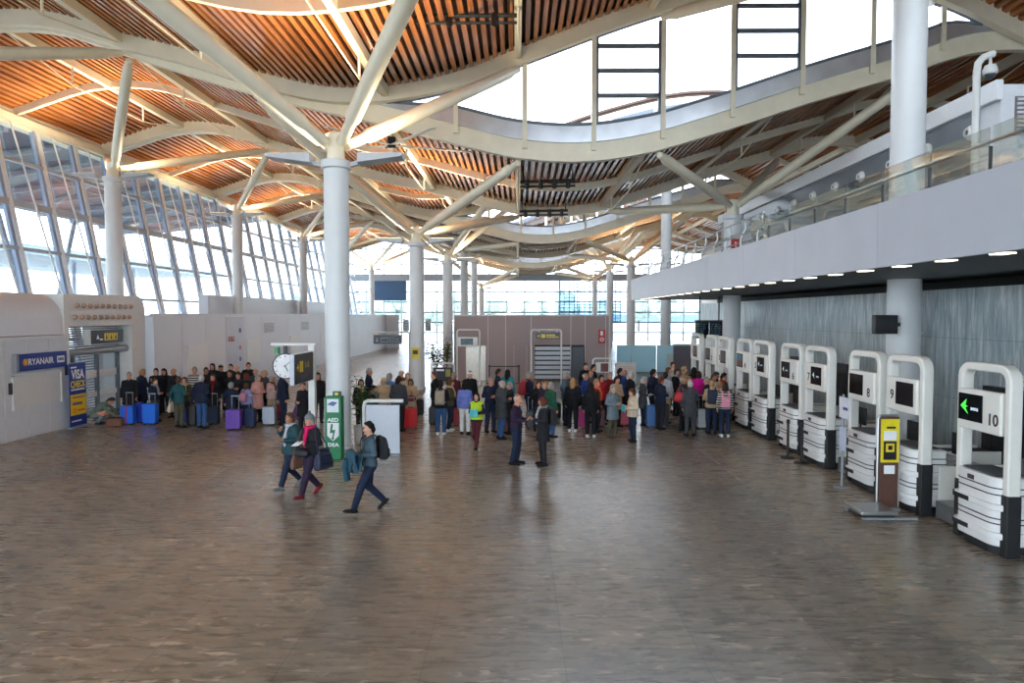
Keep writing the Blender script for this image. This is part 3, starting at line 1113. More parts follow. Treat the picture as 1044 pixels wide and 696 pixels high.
def plant(loc, h, spread, label, pot_m, seed, n=260):
    rr = random.Random(seed)
    t = empty('potted_tree', loc, 0, label, 'plant')
    MB().lathe([(.2, 0), (.27, .5), (.25, .5), (.23, .42)], 20).build('pot', pot_m, t)
    s_ = MB()
    tips = []
    for i in range(7):
        a = rr.uniform(0, 2 * PI)
        top = Vector((math.cos(a) * spread * rr.uniform(.2, .7), math.sin(a) * spread * rr.uniform(.2, .7), h * rr.uniform(.6, .95)))
        mid = Vector((top.x * .25, top.y * .25, h * .4))
        s_.path([(0, 0, .4), mid, top], [.03, .022, .008], 6)
        tips.append((mid, top))
    s_.build('stem', stem_m, t)
    l_ = MB()
    for i in range(n):
        m_, tp = rr.choice(tips)
        c = m_.lerp(tp, rr.uniform(.1, 1.05)) + Vector((rr.gauss(0, spread * .3), rr.gauss(0, spread * .3), rr.gauss(0, .12)))
        a, b = rr.uniform(0, 2 * PI), rr.uniform(-.7, .5)
        d = Vector((math.cos(a) * math.cos(b), math.sin(a) * math.cos(b), math.sin(b)))
        w_ = d.cross(Vector((0, 0, 1))).normalized()
        u_ = w_.cross(d)
        L_, W_ = rr.uniform(.12, .2), rr.uniform(.04, .065)
        l_.add([c, c + d * L_ * .5 + w_ * W_ + u_ * .01, c + d * L_, c + d * L_ * .5 - w_ * W_ + u_ * .01, c + d * L_ * .5 - u_ * .015], [(0, 1, 4), (1, 2, 4), (2, 3, 4), (3, 0, 4), (0, 3, 2, 1)])
    l_.build('foliage', leaf_m, t, smooth=0)


plant((-4.5, 19.75, 0), 2.1, .42, 'leafy green tree in a white pot between the big column and the pale panel', white_paint, 1)
plant((-4.35, 36.2, 0), 2.7, .62, 'dark leafy potted tree beside the column with the yellow notice', dark_steel, 2, 360)
plant((-4.15, 40.0, 0), 2.4, .35, 'slim potted tree at the corner of the mauve kiosk', dark_steel, 4, 200)

# black direction sign on a portal stand
d2 = empty('portal_sign_stand', (-6.7, 36, 0), 0, 'white portal stand over the corridor carrying a black sign', 'sign stand')
MB().path([(1.0, 0, 0), (1.0, 0, 2.7), (.93, 0, 2.8), (-.95, 0, 2.8), (-1.0, 0, 2.75)], .045, 10).build('frame', white_paint, d2)
MB().lathe([(.22, 0), (.22, .02), (.06, .04)], 16, (1, 0, 0)).build('foot', grey_steel, d2)
d3 = MB().box(-7.58, -6.1, 35.96, 36.04, 2.18, 2.66).build('direction_sign', sign_black, smooth=0)
tag(d3, 'black sign with grey pictograms hanging over the shiny corridor', 'sign')
q = MB()
for x, w_ in ((-7.2, .4), (-6.7, .18)):
    q.path([(x, 35.95, 2.28), (x + w_, 35.95, 2.28), (x + w_, 35.95, 2.48), (x, 35.95, 2.48)], .016, 6, closed=True)
q.box(-6.45, -6.2, 35.95, 35.96, 2.28, 2.31)
q.box(-6.45, -6.25, 35.95, 35.96, 2.40, 2.43)
q.prism([(-7.48, 2.36), (-7.32, 2.36), (-7.4, 2.27)], lambda u, v, a: (u, a, v), 35.95, 35.96)
q.box(-7.42, -7.38, 35.95, 35.96, 2.36, 2.5)
q.build('pictogram', mat('sign_grey', (150, 160, 190), .5), d3)
for x in (-7.4, -6.3):
    MB().box(x - .02, x + .02, 35.98, 36.02, 2.66, 2.75).build('hanger', white_paint, d3)
bt = MB().box(-5.68, -5.56, 36.6, 36.7, 0, 2.1).build('totem', mat('totem_brown', (92, 66, 52), .4, var=.1), bevel=.01)
tag(bt, 'narrow brown totem standing beside the column with the yellow notice', 'totem')
MB().box(-5.76, -5.48, 36.52, 36.78, 0, .03).build('base', grey_steel, bt)

# ------------------------------------------------------------------ mauve kiosk in the middle of the hall
KY = 38.6
def kx(px):
    return (px - 528) / F * KY
ko = empty('kiosk', (0, KY, 0), 0, 'long mauve panelled kiosk block with a roller shutter in the middle of the hall', 'kiosk')
mv = mat('kiosk_mauve', (158, 140, 138), .55, var=.05, vscale=14)
b = MB()
ed = [463, 497.5, 515.5, 541.5, 582, 596.5, 617.5, 621]
for a, c in zip(ed[:-1], ed[1:]):
    if a == 541.5:
        b.box(kx(a) + .02, kx(545), 0, .2, .0, 3.64)
        b.box(kx(545), kx(c) - .02, 0, .2, 2.02, 3.64)
    elif a == 582:
        b.box(kx(a) + .02, kx(c) - .02, 0, .2, 2.02, 3.64)
    else:
        b.box(kx(a) + .02, kx(c) - .02, 0, .2, 0, 3.64)
b.box(kx(463) + .02, kx(463) + .2, .22, 8, 0, 3.64)
b.box(kx(621) - .2, kx(621) - .02, .22, 8, 0, 3.64)
b.box(kx(463), kx(621), 7.8, 8, 0, 3.64)
b.build('panel', mv, ko, smooth=0)
b = MB()
b.box(kx(463), kx(621), -.03, 8.03, 3.64, 3.72)
for a in ed:
    b.box(kx(a) - .018, kx(a) + .018, .01, .1, 0, 3.64)
b.build('joint_strip', mat('kiosk_trim', (212, 206, 204), .4), ko, smooth=0)
MB().box(kx(545), kx(596.5), .5, .6, 0, 2.02).build('inner_wall', mat('kiosk_dark', (52, 54, 58), .5), ko, smooth=0)
b = MB()
for i in range(7):
    b.box(kx(545.5), kx(581.5), .12, .17, .1 + .27 * i, .29 + .27 * i)
b.build('roller_shutter', mat('shutter_grey', (176, 178, 182), .4, metal=.3, var=.04), ko, smooth=0)
MB().box(kx(583), kx(595.5), .12, .18, 0.02, 1.9).build('door', mat('door_dark', (72, 78, 86), .4), ko, bevel=.01)
MB().box(kx(475), kx(495.5), -.06, 0.0, .02, 1.98).build('metal_door', mat('lift_door', (212, 206, 194), .3, metal=.5, var=.06), ko, bevel=.01)
for px in (524, 537):
    MB().box(kx(px) - .03, kx(px) + .03, -.12, -.04, 0, 2.0).build('edge_post', mat('edge_post', (178, 164, 160), .4), ko, bevel=.005)
fs = MB().box(kx(610), kx(617), KY - .06, KY - .004, 2.1, 2.88).build('fire_sign', mat('sign_red', (186, 40, 36), .4), smooth=0)
tag(fs, 'tall red fire equipment sign with pale pictograms on the mauve kiosk', 'sign')
q = MB()
q.box(kx(612), kx(614.5), KY - .07, KY - .06, 2.55, 2.8)
q.path([(kx(613.5) + .09 * math.cos(a), KY - .07, 2.33 + .09 * math.sin(a)) for a in np.linspace(0, 2 * PI, 12)[:-1]], .025, 6, closed=True)
q.build('pictogram', letter_white, fs)

def sign_arch(x0, x1, y, top, label):
    t = empty('sign_arch', ((x0 + x1) / 2, y, 0), 0, label, 'sign stand')
    w_ = (x1 - x0) / 2
    MB().path(arch_path(-w_, w_, 0, top, .14, lambda u, z: (u, 0, z)), .042, 8).build('frame', white_paint, t)
    for s_ in (-1, 1):
        MB().box(s_ * w_ - .1, s_ * w_ + .1, -.1, .1, 0, .02).build('foot', grey_steel, t)
    return t

t = sign_arch(-3.2, -2.0, 36, 2.93, 'white arch frame with a small screen before the pale metal door')
MB().box(-.56, .5, -.07, .07, 2.05, 2.55).build('header', white_paint, t, bevel=.02)
MB().box(-.40, .25, -.085, -.07, 2.13, 2.47).build('screen', mat('screen_green', (58, 84, 92), .3, var=.5, vscale=4), t, smooth=0)
t = sign_arch(.70, 2.28, 36, 2.93, 'white arch frame with a black and yellow sign before the roller shutter')
s5 = MB().box(.92, 2.2, 35.95, 36.05, 2.45, 2.80).build('direction_sign', sign_black, smooth=0)
tag(s5, 'black sign with yellow arrow and pictogram hung before the kiosk shutter', 'sign')
q = MB()
q.prism([(1.0, 2.6), (1.13, 2.53), (1.13, 2.67)], lambda u, v, a: (u, a, v), 35.94, 35.95)
q.box(1.2, 1.42, 35.94, 35.95, 2.5, 2.7)
q.box(1.48, 1.95, 35.94, 35.95, 2.62, 2.68)
q.box(1.48, 2.14, 35.94, 35.95, 2.52, 2.57)
q.build('pictogram', letter_yellow, s5, smooth=0)
for x in (1.1, 2.05):
    MB().box(x - .02, x + .02, 35.98, 36.02, 2.8, 2.88).build('hanger', white_paint, s5)
t = sign_arch(3.72, 4.6, 34, 1.55, 'low white tube frame with a no-entry panel by the kiosk end')
MB().box(-.3, .36, -.04, .04, .85, 1.36).build('header', white_paint, t, bevel=.02)
q = MB().path([(.12 + .15 * math.cos(a), -.06, 1.1 + .15 * math.sin(a)) for a in np.linspace(0, 2 * PI, 16)[:-1]], .03, 6, closed=True)
q.bar((.02, -.06, 1.2), (.22, -.06, 1.0), .03, .05)
q.build('prohibition_ring', mat('sign_red_dark', (150, 44, 40), .4), t)
MB().box(-.06, .32, -.05, -.04, .9, 1.31).build('sign_face', mat('sign_greyface', (96, 90, 90), .5), t, smooth=0)

t = empty('display_stand', (-3.35, 30.6, 0), 0, 'white tube stand with a black display panel behind the queue beside the column', 'display')
MB().path(arch_path(-.5, .5, 0, 1.55, .12, lambda u, z: (u, 0, z)), .04, 8).build('frame', white_paint, t)
MB().box(-.44, .44, -.04, .04, .75, 1.36).build('panel', sign_black, t, bevel=.01)
q = MB()
q.box(-.3, .05, -.05, -.04, 1.2, 1.28)
q.box(.12, .34, -.05, -.04, .95, 1.28, 1)
q.build('display_text', [letter_white, mat('text_olive', (150, 140, 50), .5)], t, smooth=0)

# frosted glass screen, grey wall and white counter beyond the queue
gs = empty('glass_screen', (8.1, 44, 0), 0, 'pale blue frosted glass screen wall beyond the check-in queue', 'screen')
fg, nt_, b_ = nodes_mat('frosted_blue', .4, .4)
b_.inputs['Base Color'].default_value = rgb(214, 240, 248)
tl_ = nt_.nodes.new('ShaderNodeBsdfTranslucent')
nz_ = nt_.nodes.new('ShaderNodeTexNoise')
nz_.inputs['Scale'].default_value = .8
rp_2 = nt_.nodes.new('ShaderNodeValToRGB')
rp_2.color_ramp.elements[0].color, rp_2.color_ramp.elements[1].color = rgb(206, 238, 248), rgb(222, 246, 252)
nt_.links.new(nz_.outputs['Fac'], rp_2.inputs['Fac'])
nt_.links.new(rp_2.outputs['Color'], tl_.inputs['Color'])
mx_ = nt_.nodes.new('ShaderNodeMixShader')
mx_.inputs[0].default_value = .7
nt_.links.new(b_.outputs[0], mx_.inputs[1])
nt_.links.new(tl_.outputs[0], mx_.inputs[2])
nt_.links.new(mx_.outputs[0], nt_.nodes['Material Output'].inputs['Surface'])
for x0, x1 in ((-1.75, -.85), (-.8, .75), (.8, 1.85)):
    MB().box(x0, x1, -.02, .02, .06, 1.76).build('glass_panel', fg, gs, smooth=0)
MB().box(-1.78, 1.88, -.04, .04, 0, .06).build('base', grey_steel, gs)
struct(MB().box(9.97, 12.4, 44.1, 44.3, 0, 1.72).build('wall_screen_grey', mat('grey_mauve', (128, 122, 132), .5, var=.04)))
struct(MB().box(9.95, 12.4, 44.05, 44.35, 1.72, 1.84).build('trim_2', white_paint))
tag(MB().box(9.35, 9.72, 43.0, 43.06, 0, 1.25).build('notice_board', white_paint, bevel=.01), 'narrow white board standing against the grey wall beyond the desks', 'board')
MB().box(9.4, 9.67, 42.95, 43.0, 0, .04).build('foot', grey_steel, bpy.data.objects['notice_board'])
wc = empty('white_counter', (5.85, 37.2, 0), 0, 'white counter with thin orange lines behind the queue', 'counter')
MB().box(-.55, .55, -.2, .2, 0, 1.12).build('body', white_paint, wc, bevel=.03)
q = MB()
for z in (.72, .82, .9):
    q.box(-.4, .4, -.206, -.2, z, z + .02)
q.build('orange_line', mat('line_orange', (222, 150, 110), .5), wc, smooth=0)

# departure board across the end of the marble wall
db = empty('departure_board', (10.0, 36, 2.95), 0, 'dark double flight information board next to the gallery column', 'display')
for i in (0, 1):
    s_ = MB().box(-.72 + .73 * i, -.02 + .73 * i, -.06, .06, -.48, .36).build('screen', black_screen, db, bevel=.01)
    q = MB()
    rr = random.Random(5 + i)
    for r_ in range(7):
        x = -.66 + .73 * i
        for k_ in range(3):
            w_ = rr.uniform(.06, .2)
            q.box(x, x + w_, -.066, -.06, .26 - .1 * r_, .29 - .1 * r_, rr.choice((0, 0, 1)))
            x += w_ + .04
    q.build('flight_rows', [mat('row_blue', (96, 130, 190), .4), mat('row_green', (110, 170, 110), .4)], s_, smooth=0)
MB().box(-.73, .74, -.08, .08, .36, .48).build('top_cover', dark_steel, db)
for x in (-.5, .5):
    MB().box(x - .03, x + .03, -.03, .03, .48, 1.72).build('hanger', dark_steel, db)

# ------------------------------------------------------------------ check-in desks
DXF = 7.5
desk_white = mat('desk_white', (232, 232, 230), .35, var=.02)
desk_cream = mat('desk_cream', (238, 236, 228), .35, var=.02)
bumper_m = mat('bumper_black', (30, 31, 34), .6, var=.1)
aena_green = mat('logo_green', (60, 190, 60), .4, emit=.8)
aena_text = mat('logo_white', (190, 205, 225), .4, emit=.5)
aena_dim = mat('logo_dim', (150, 164, 170), .4, emit=.4)


def desk_plan(w, grow=0.0, r=.22):
    """outline of the moulded desk front: round corners towards the hall"""
    x0, x1, h = -.20 - grow, .42, w / 2 + grow
    pts = []
    for cx, cy, a0 in ((x0 + r, -h + r, 270), (x0 + r, h - r, 180)):
        for k in range(6):
            q = math.radians(a0 - 90 * k / 5)
            pts.append((cx + r * math.cos(q), cy + r * math.sin(q)))
    return [(x1, -h)] + pts + [(x1, h)]


def desk(num, ya, yb, pic, label):
    w = yb - ya - .06
    root = empty('check_in_desk', (DXF, (ya + yb) / 2, 0), 0, label, 'check-in desk', 'numbered check-in desks')
    h = w / 2
    MB().sweep(arch_path(-h + .07, h - .07, .02, 2.87, .2, lambda u, z: (0, u, z)), .2, .13, side=(1, 0, 0)).build('frame', desk_cream, root, bevel=.025)
    for s in (-1, 1):
        MB().box(-.112, .112, s * (h - .07) - .075, s * (h - .07) + .075, .0, .96).build('boot', bumper_m, root, bevel=.02)
    hd = MB().box(-.135, -.02, -h + .16, h - .07, 1.84, 2.5).build('header', desk_cream, root, bevel=.025)
    even = num % 2 == 0
    # the even desks show the screen at the far end and the number at the near end
    yc = .22 if even else -.10
    MB().box(-.15, -.135, yc - .29, yc + .29, 1.98, 2.42).build('screen', black_screen, root, bevel=.004)
    text('number', str(num), .26, letter_black, (-.137, (-.30 if even else .34), 2.06 if even else 2.14), '-x', root, bold=.004)
    q = MB()
    if pic == 'aena':
        c = yc + .10
        k_ = 1.0 if num == 10 else .6
        fr_ = lambda u, v, a: (a, c - u * k_, 2.21 + v * k_)
        q.prism([(-.13, 0), (.02, .12), (-.01, .02), (.05, .0), (-.01, -.02), (.06, -.12)], fr_, -.155, -.15)
        q.build('arrow_logo', aena_green if num == 10 else aena_dim, root, smooth=0)
        text('lettering', 'aena', .10 * k_ ** .5, aena_text if num == 10 else aena_dim, (-.152, yc - .11, 2.19), '-x', root)
    elif pic == 'poster':
        q.box(-.155, -.15, yc - .26, yc + .26, 2.2, 2.39, 0)
        q.box(-.155, -.15, yc - .26, yc + .26, 2.02, 2.2, 1)
        q.build('picture', [mat('pic_teal', (60, 120, 134), .4), mat('pic_rust', (128, 62, 54), .4)], root, smooth=0)
    elif pic == 'brown':
        q.box(-.155, -.15, yc - .26, yc + .26, 2.02, 2.39)
        q.build('picture', mat('pic_brown', (92, 78, 74), .4, var=.5, vscale=9), root, smooth=0)
    fr3 = lambda u, v, a: (u, v, a)
    MB().prism(desk_plan(w - .2), fr3, .14, 1.2).build('body', desk_white, root, bevel=.02)
    MB().prism(desk_plan(w - .26, -.05), fr3, 0, .14).build('plinth', bumper_m, root)
    q = MB()
    for z in (.48, .56, .93, 1.03):
        q.prism(desk_plan(w - .2, .004), fr3, z, z + .018)
    q.build('groove_line', letter_black, root, smooth=40)
    for z in (.26, .70):
        lg = MB().prism(desk_plan(w - .2, .045), fr3, z, z + .10).build('ledge', desk_white, root, bevel=.02)
        pl = [p for p in desk_plan(w - .2, .06) if p[1] > 0]
        pl = [(-.26, .05)] + pl
        MB().prism(pl[:1] + pl[1:] + [(.30, .05)], fr3, z + .015, z + .085).build('rubber_bumper', bumper_m, lg)
    MB().box(-.12, .36, -h + .24, h - .24, 1.2, 1.225).build('top_opening', mat('top_grey', (74, 76, 80), .5), root, smooth=0)
    # clerk's side
    MB().box(.42, 1.5, -h + .1, h - .1, .0, .74).build('counter', desk_cream, root, bevel=.02)
    MB().box(.42, 1.55, -h + .06, h - .06, .74, .79).build('worktop', mat('worktop_grey', (196, 196, 192), .4), root, bevel=.01)
    mn = MB()
    mn.box(.98, 1.03, -.30, .22, 1.0, 1.42)
    mn.box(1.0, 1.02, -.07, -.01, .8, 1.0)
    mn.box(.92, 1.1, -.14, .06, .79, .81)
    mn.build('monitor', black_plastic, root, bevel=.008)
    MB().box(-.215, -.2, .0, .14, 1.07, 1.14).build('label_plate', mat('plate_dark', (70, 60, 62), .5), root, smooth=0)
    return root


DESKS = [(10, 10.30, 11.62, 'aena', 'check-in desk 10 with a green arrow logo on its screen'),
         (9, 12.52, 13.86, '', 'check-in desk 9 with a blank screen behind the brown and yellow baggage checker'),
         (8, 14.04, 15.44, '', 'check-in desk 8 with a blank screen behind the paper notice post'),
         (7, 16.34, 17.80, 'aena', 'check-in desk 7 with a dim logo screen behind the two black barrier posts'),
         (6, 17.96, 19.42, 'aena', 'check-in desk 6 with a dim logo screen, next beyond desk 7'),
         (5, 20.2, 21.70, 'aena', 'check-in desk 5 with a dim logo screen, beside the teal and rust picture'),
         (4, 21.86, 23.32, 'poster', 'check-in desk 4 with a teal and rust picture on its screen'),
         (3, 24.05, 25.5, 'brown', 'check-in desk with a brown picture screen, next beyond the desk showing teal and rust'),
         (2, 25.7, 27.15, 'brown', 'check-in desk with a brown picture screen, second from the far end'),
         (1, 27.95, 29.4, 'brown', 'check-in desk with a brown picture screen at the far end of the row')]
for d_ in DESKS:
    desk(*d_)
steel_belt = mat('belt_steel', (140, 142, 142), .35, metal=.6, var=.08)
CONV = [(11.64, 12.50, 'between desks 10 and 9'), (15.46, 16.32, 'between desks 8 and 7'), (19.44, 20.18, 'between desks 6 and 5'), (23.34, 24.03, 'between the teal picture desk and the brown picture desks'), (27.17, 27.93, 'beside the desk at the far end')]
for ya, yb, wh in CONV:
    yc, h = (ya + yb) / 2, (yb - ya) / 2
    r_ = empty('baggage_conveyor', (DXF, yc, 0), 0, 'cream-sided baggage conveyor ' + wh, 'conveyor', 'baggage conveyors')
    for s in (-1, 1):
        sp_ = [(.18, 0), (.18, .95), (.75, .95), (.75, .98), (1.55, .98), (1.55, .62), (3.4, .62), (3.4, 0)]
        MB().prism(sp_, lambda u, v, a: (u, a, v), s * h - .05 * (s > 0), s * h + .05 * (s < 0)).build('side_panel', desk_cream, r_, smooth=0)
    MB().box(.1, 1.5, -h + .06, h - .06, .02, .34).build('weighing_belt', steel_belt, r_, bevel=.02)
    MB().box(1.55, 3.5, -h + .06, h - .06, .02, .56).build('feed_belt', mat('rubber_belt', (52, 54, 56), .6), r_, bevel=.02)
    MB().box(3.62, 3.79, -h - .15, h + .15, .5, 2.02).build('wall_opening', mat('opening_black', (26, 28, 32), .5), r_, smooth=0)
    q = MB()
    for i in range(7):
        y_ = -h + .04 + (2 * h - .08) * i / 7
        q.box(3.58, 3.61, y_, y_ + (2 * h - .08) / 7 - .015, .6, 1.7)
    q.build('strip_curtain', bumper_m, r_, smooth=0)

# baggage checker with its weighing plate
bc = empty('baggage_checker', (6.70, 12.52, 0), 0, 'brown pillar with yellow sign and steel weighing plate in front of desk 9', 'scale')
MB().box(.14, .50, .42, .52, .03, 1.78).build('pillar', mat('pillar_brown', (92, 62, 52), .45, var=.1), bc, bevel=.012)
MB().path([(.12, .47, .03), (.12, .47, 1.74), (.16, .47, 1.80), (.48, .47, 1.80), (.52, .47, 1.74), (.52, .47, .03)], .022, 8).build('edge_tube', steel, bc)
MB().box(.15, .49, .405, .42, .92, 1.74).build('yellow_sign', mat('checker_yellow', (232, 214, 30), .4), bc, smooth=0)
q = MB()
q.box(.20, .44, .40, .405, .97, 1.32, 0)
q.box(.24, .40, .396, .40, 1.12, 1.28, 1)
q.box(.28, .36, .392, .396, 1.16, 1.24, 0)
q.box(.20, .44, .40, .405, 1.34, 1.52, 2)
q.box(.25, .42, .40, .405, 1.56, 1.60, 0)
q.box(.22, .42, .41, .419, .70, .86, 2)
q.build('sign_print', [sign_black, letter_yellow, letter_white], bc, smooth=0)
MB().box(-.52, .14, -.26, .4, .10, .17).build('weighing_plate', steel, bc, bevel=.015)
MB().box(-.46, .1, -.2, .34, .02, .10).build('plate_base', dark_steel, bc)
MB().box(-.5, .5, .34, .44, .01, .06).build('base_bar', grey_steel, bc)
MB().box(-.5, .5, -.24, -.18, .01, .05).build('base_bar', grey_steel, bc)
# paper notice post
np_ = empty('notice_post', (6.98, 14.72, 0), 0, 'thin grey post with white paper notices in front of desk 8', 'sign stand')
MB().lathe([(.17, 0), (.17, .015), (.04, .03)], 20).build('base', grey_steel, np_)
MB().tube((0, 0, .02), (0, 0, 2.0), .028).build('pole', grey_steel, np_)
q = MB().box(-.03, -.018, -.33, .13, 1.5, 1.95)
q.build('paper', mat('paper_white', (222, 226, 236), .6), np_, smooth=0)
MB().box(-.036, -.03, -.26, -.06, 1.68, 1.74).build('print', mat('print_violet', (90, 70, 130), .6), np_, smooth=0)
MB().box(-.03, -.018, -.2, .10, .8, 1.3).build('paper', mat('paper_blue', (190, 200, 222), .6), np_, smooth=0)

# belt barriers
def stanchion(x, y, label, group=None):
    t = empty('barrier_post', (x, y, 0), 0, label, 'barrier post', group)
    MB().lathe([(.18, 0), (.18, .02), (.05, .05)], 20).build('base', bumper_m, t)
    MB().tube((0, 0, .04), (0, 0, .92), .032).build('pole', bumper_m, t)
    MB().lathe([(.04, .90), (.045, .92), (.045, .99), (.03, 1.01)], 16).build('belt_head', black_plastic, t)
    return t


stanchion(*at_z(817, 472)[:2], 'black belt barrier post in front of desk 7, the one closer to the notice post')
stanchion(*at_z(803, 467)[:2], 'black belt barrier post in front of desk 7, the one closer to the queue')
stanchion(-1.55, 37.0, 'black belt barrier post before the kiosk beside the pale metal door')
stanchion(.05, 37.0, 'black belt barrier post before the kiosk at the end of the belt')
tag(MB().box(-1.5, .0, 36.99, 37.01, .9, .95).build('barrier_belt', bumper_m, smooth=0), 'black belt stretched between two posts before the kiosk', 'belt')
MB().box(-.03, .02, 36.98, 37.02, .89, .96).build('belt_clip', dark_steel, bpy.data.objects['barrier_belt'])

# papers on the marble and screens on the wall side
def paper(y0, y1, z0, z1, label, seed):
    o = MB().box(WX - .02, WX - .006, y0, y1, z0, z1).build('wall_notice', mat('paper_white', (222, 226, 236), .6), smooth=0)
    tag(o, label, 'notice')
    rr = random.Random(seed)
    q = MB()
    for i in range(6):
        z = z1 - (z1 - z0) * (.15 + .13 * i)
        q.box(WX - .024, WX - .02, y0 + .06, y0 + .06 + (y1 - y0 - .12) * rr.uniform(.4, 1), z, z + .03)
    q.build('print', mat('print_violet', (90, 70, 130), .6), o, smooth=0)


paper(24.0, 24.55, .7, 1.85, 'tall white notice on the marble wall behind desk 7', 1)
paper(28.9, 29.3, .9, 1.8, 'white notice on the marble wall behind desk 6', 2)
paper(15.2, 15.9, 1.3, 2.35, 'white printed notice on the marble wall beside desk 10', 3)
tv = empty('wall_monitor', (9.68, 18.2, 3.45), 0, 'black monitor bracketed to the thick column above desk 8', 'monitor')
MB().box(-.3, .3, -.1, .1, -.25, .25).build('housing', black_plastic, tv, bevel=.02)
MB().box(-.26, .26, -.11, -.1, -.21, .21).build('screen', black_screen, tv, smooth=0)
MB().box(.3, .42, .02, .12, -.05, .05).build('bracket', dark_steel, tv)
cm = empty('bullet_camera', (WX - .18, 19.2, 3.15), 0, 'small white bullet camera on the marble wall near the thick column', 'camera')
MB().tube((-.15, -.1, 0), (.05, .05, 0), .06, n=12).build('housing', white_paint, cm)
MB().tube((-.16, -.108, 0), (-.15, -.1, 0), .045, n=12).build('lens', black_screen, cm)
MB().tube((.05, .05, 0), (.18, .06, .05), .025, n=8).build('bracket', white_paint, cm)
# dome camera on its pole
cp = empty('camera_pole', (8.40, 12.82, 5.8), 0, 'bent white pole with a dome camera above the gallery railing', 'camera')
MB().path([(0, 0, 0), (0, 0, 2.35), (.02, 0, 2.5), (.10, 0, 2.6), (.24, 0, 2.66), (.30, 0, 2.67)], .062, 12).build('pole', white_paint, cp)
MB().lathe([(.02, .26), (.03, .12), (.09, .10), (.12, .02), (.12, -.04), (.10, -.06)], 20, (.24, 0, 2.36)).build('dome_housing', white_paint, cp)
MB().ball((.24, 0, 2.30), (.095, .095, .09), 16).build('dome', mat('dome_glass', (60, 66, 72), .1), cp)

# ------------------------------------------------------------------ things hung in the roof
fan = empty('ceiling_fan', (-5.05, 27.6, 10.55), math.radians(20), 'large slow ceiling fan with white blades hanging above the big column', 'ceiling fan')
MB().box(-.16, .16, -.16, .16, -.22, .22).build('hub', black_plastic, fan, bevel=.03)
MB().tube((0, 0, .2), (0, 0, 1.0), .05).build('rod', cream_steel, fan)
for i in range(5):
    a = 2 * PI * i / 5
    d = Vector((math.cos(a), math.sin(a), 0))
    MB().bar(d * .14 + Vector((0, 0, -.1)), d * 3.3 + Vector((0, 0, -.1)), .2, .035).build('blade', mat('fan_white', (232, 232, 226), .4), fan, bevel=.008)


def pipe_rack(pts, label, cross=None):
    t = empty('lighting_bar', pts[0], 0, label, 'lighting bar')
    o = Vector(pts[0])
    for dz, r_ in ((0, .07), (-.22, .05)):
        MB().path([Vector(p) - o + Vector((0, 0, dz)) for p in pts], r_, 8).build('pipe', dark_steel, t)
    p0, p1 = Vector(pts[0]) - o, Vector(pts[1]) - o
    for i in range(4):
        p = p0.lerp(p1, .12 + .25 * i)
        MB().lathe([(.02, .1), (.10, .06), (.10, -.3), (.02, -.34)], 12, p).build('lamp_head', black_plastic, t)
    for f_ in (.05, .95):
        p = p0.lerp(p1, f_)
        top = P_LOW(p.x + o.x) if strip_of(p.y + o.y)[2] is P_LOW else P_HIGH(p.x + o.x)
        MB().tube(p, (p.x, p.y, top + .1 - o.z), .03, n=8).build('hanger', dark_steel, t)
    return t


pipe_rack([(-5.6, 21.6, 12.95), (.0, 21.6, 12.95)], 'dark lighting bar under the near roof bay, above the big column')
pipe_rack([(.1, 30.2, 9.5), (2.5, 30.2, 9.55)], 'dark lighting bar under the low roof curve, upper of two')
pipe_rack([(.1, 37.4, 9.3), (2.7, 37.4, 9.35)], 'dark lighting bar under the low roof curve, lower of two')
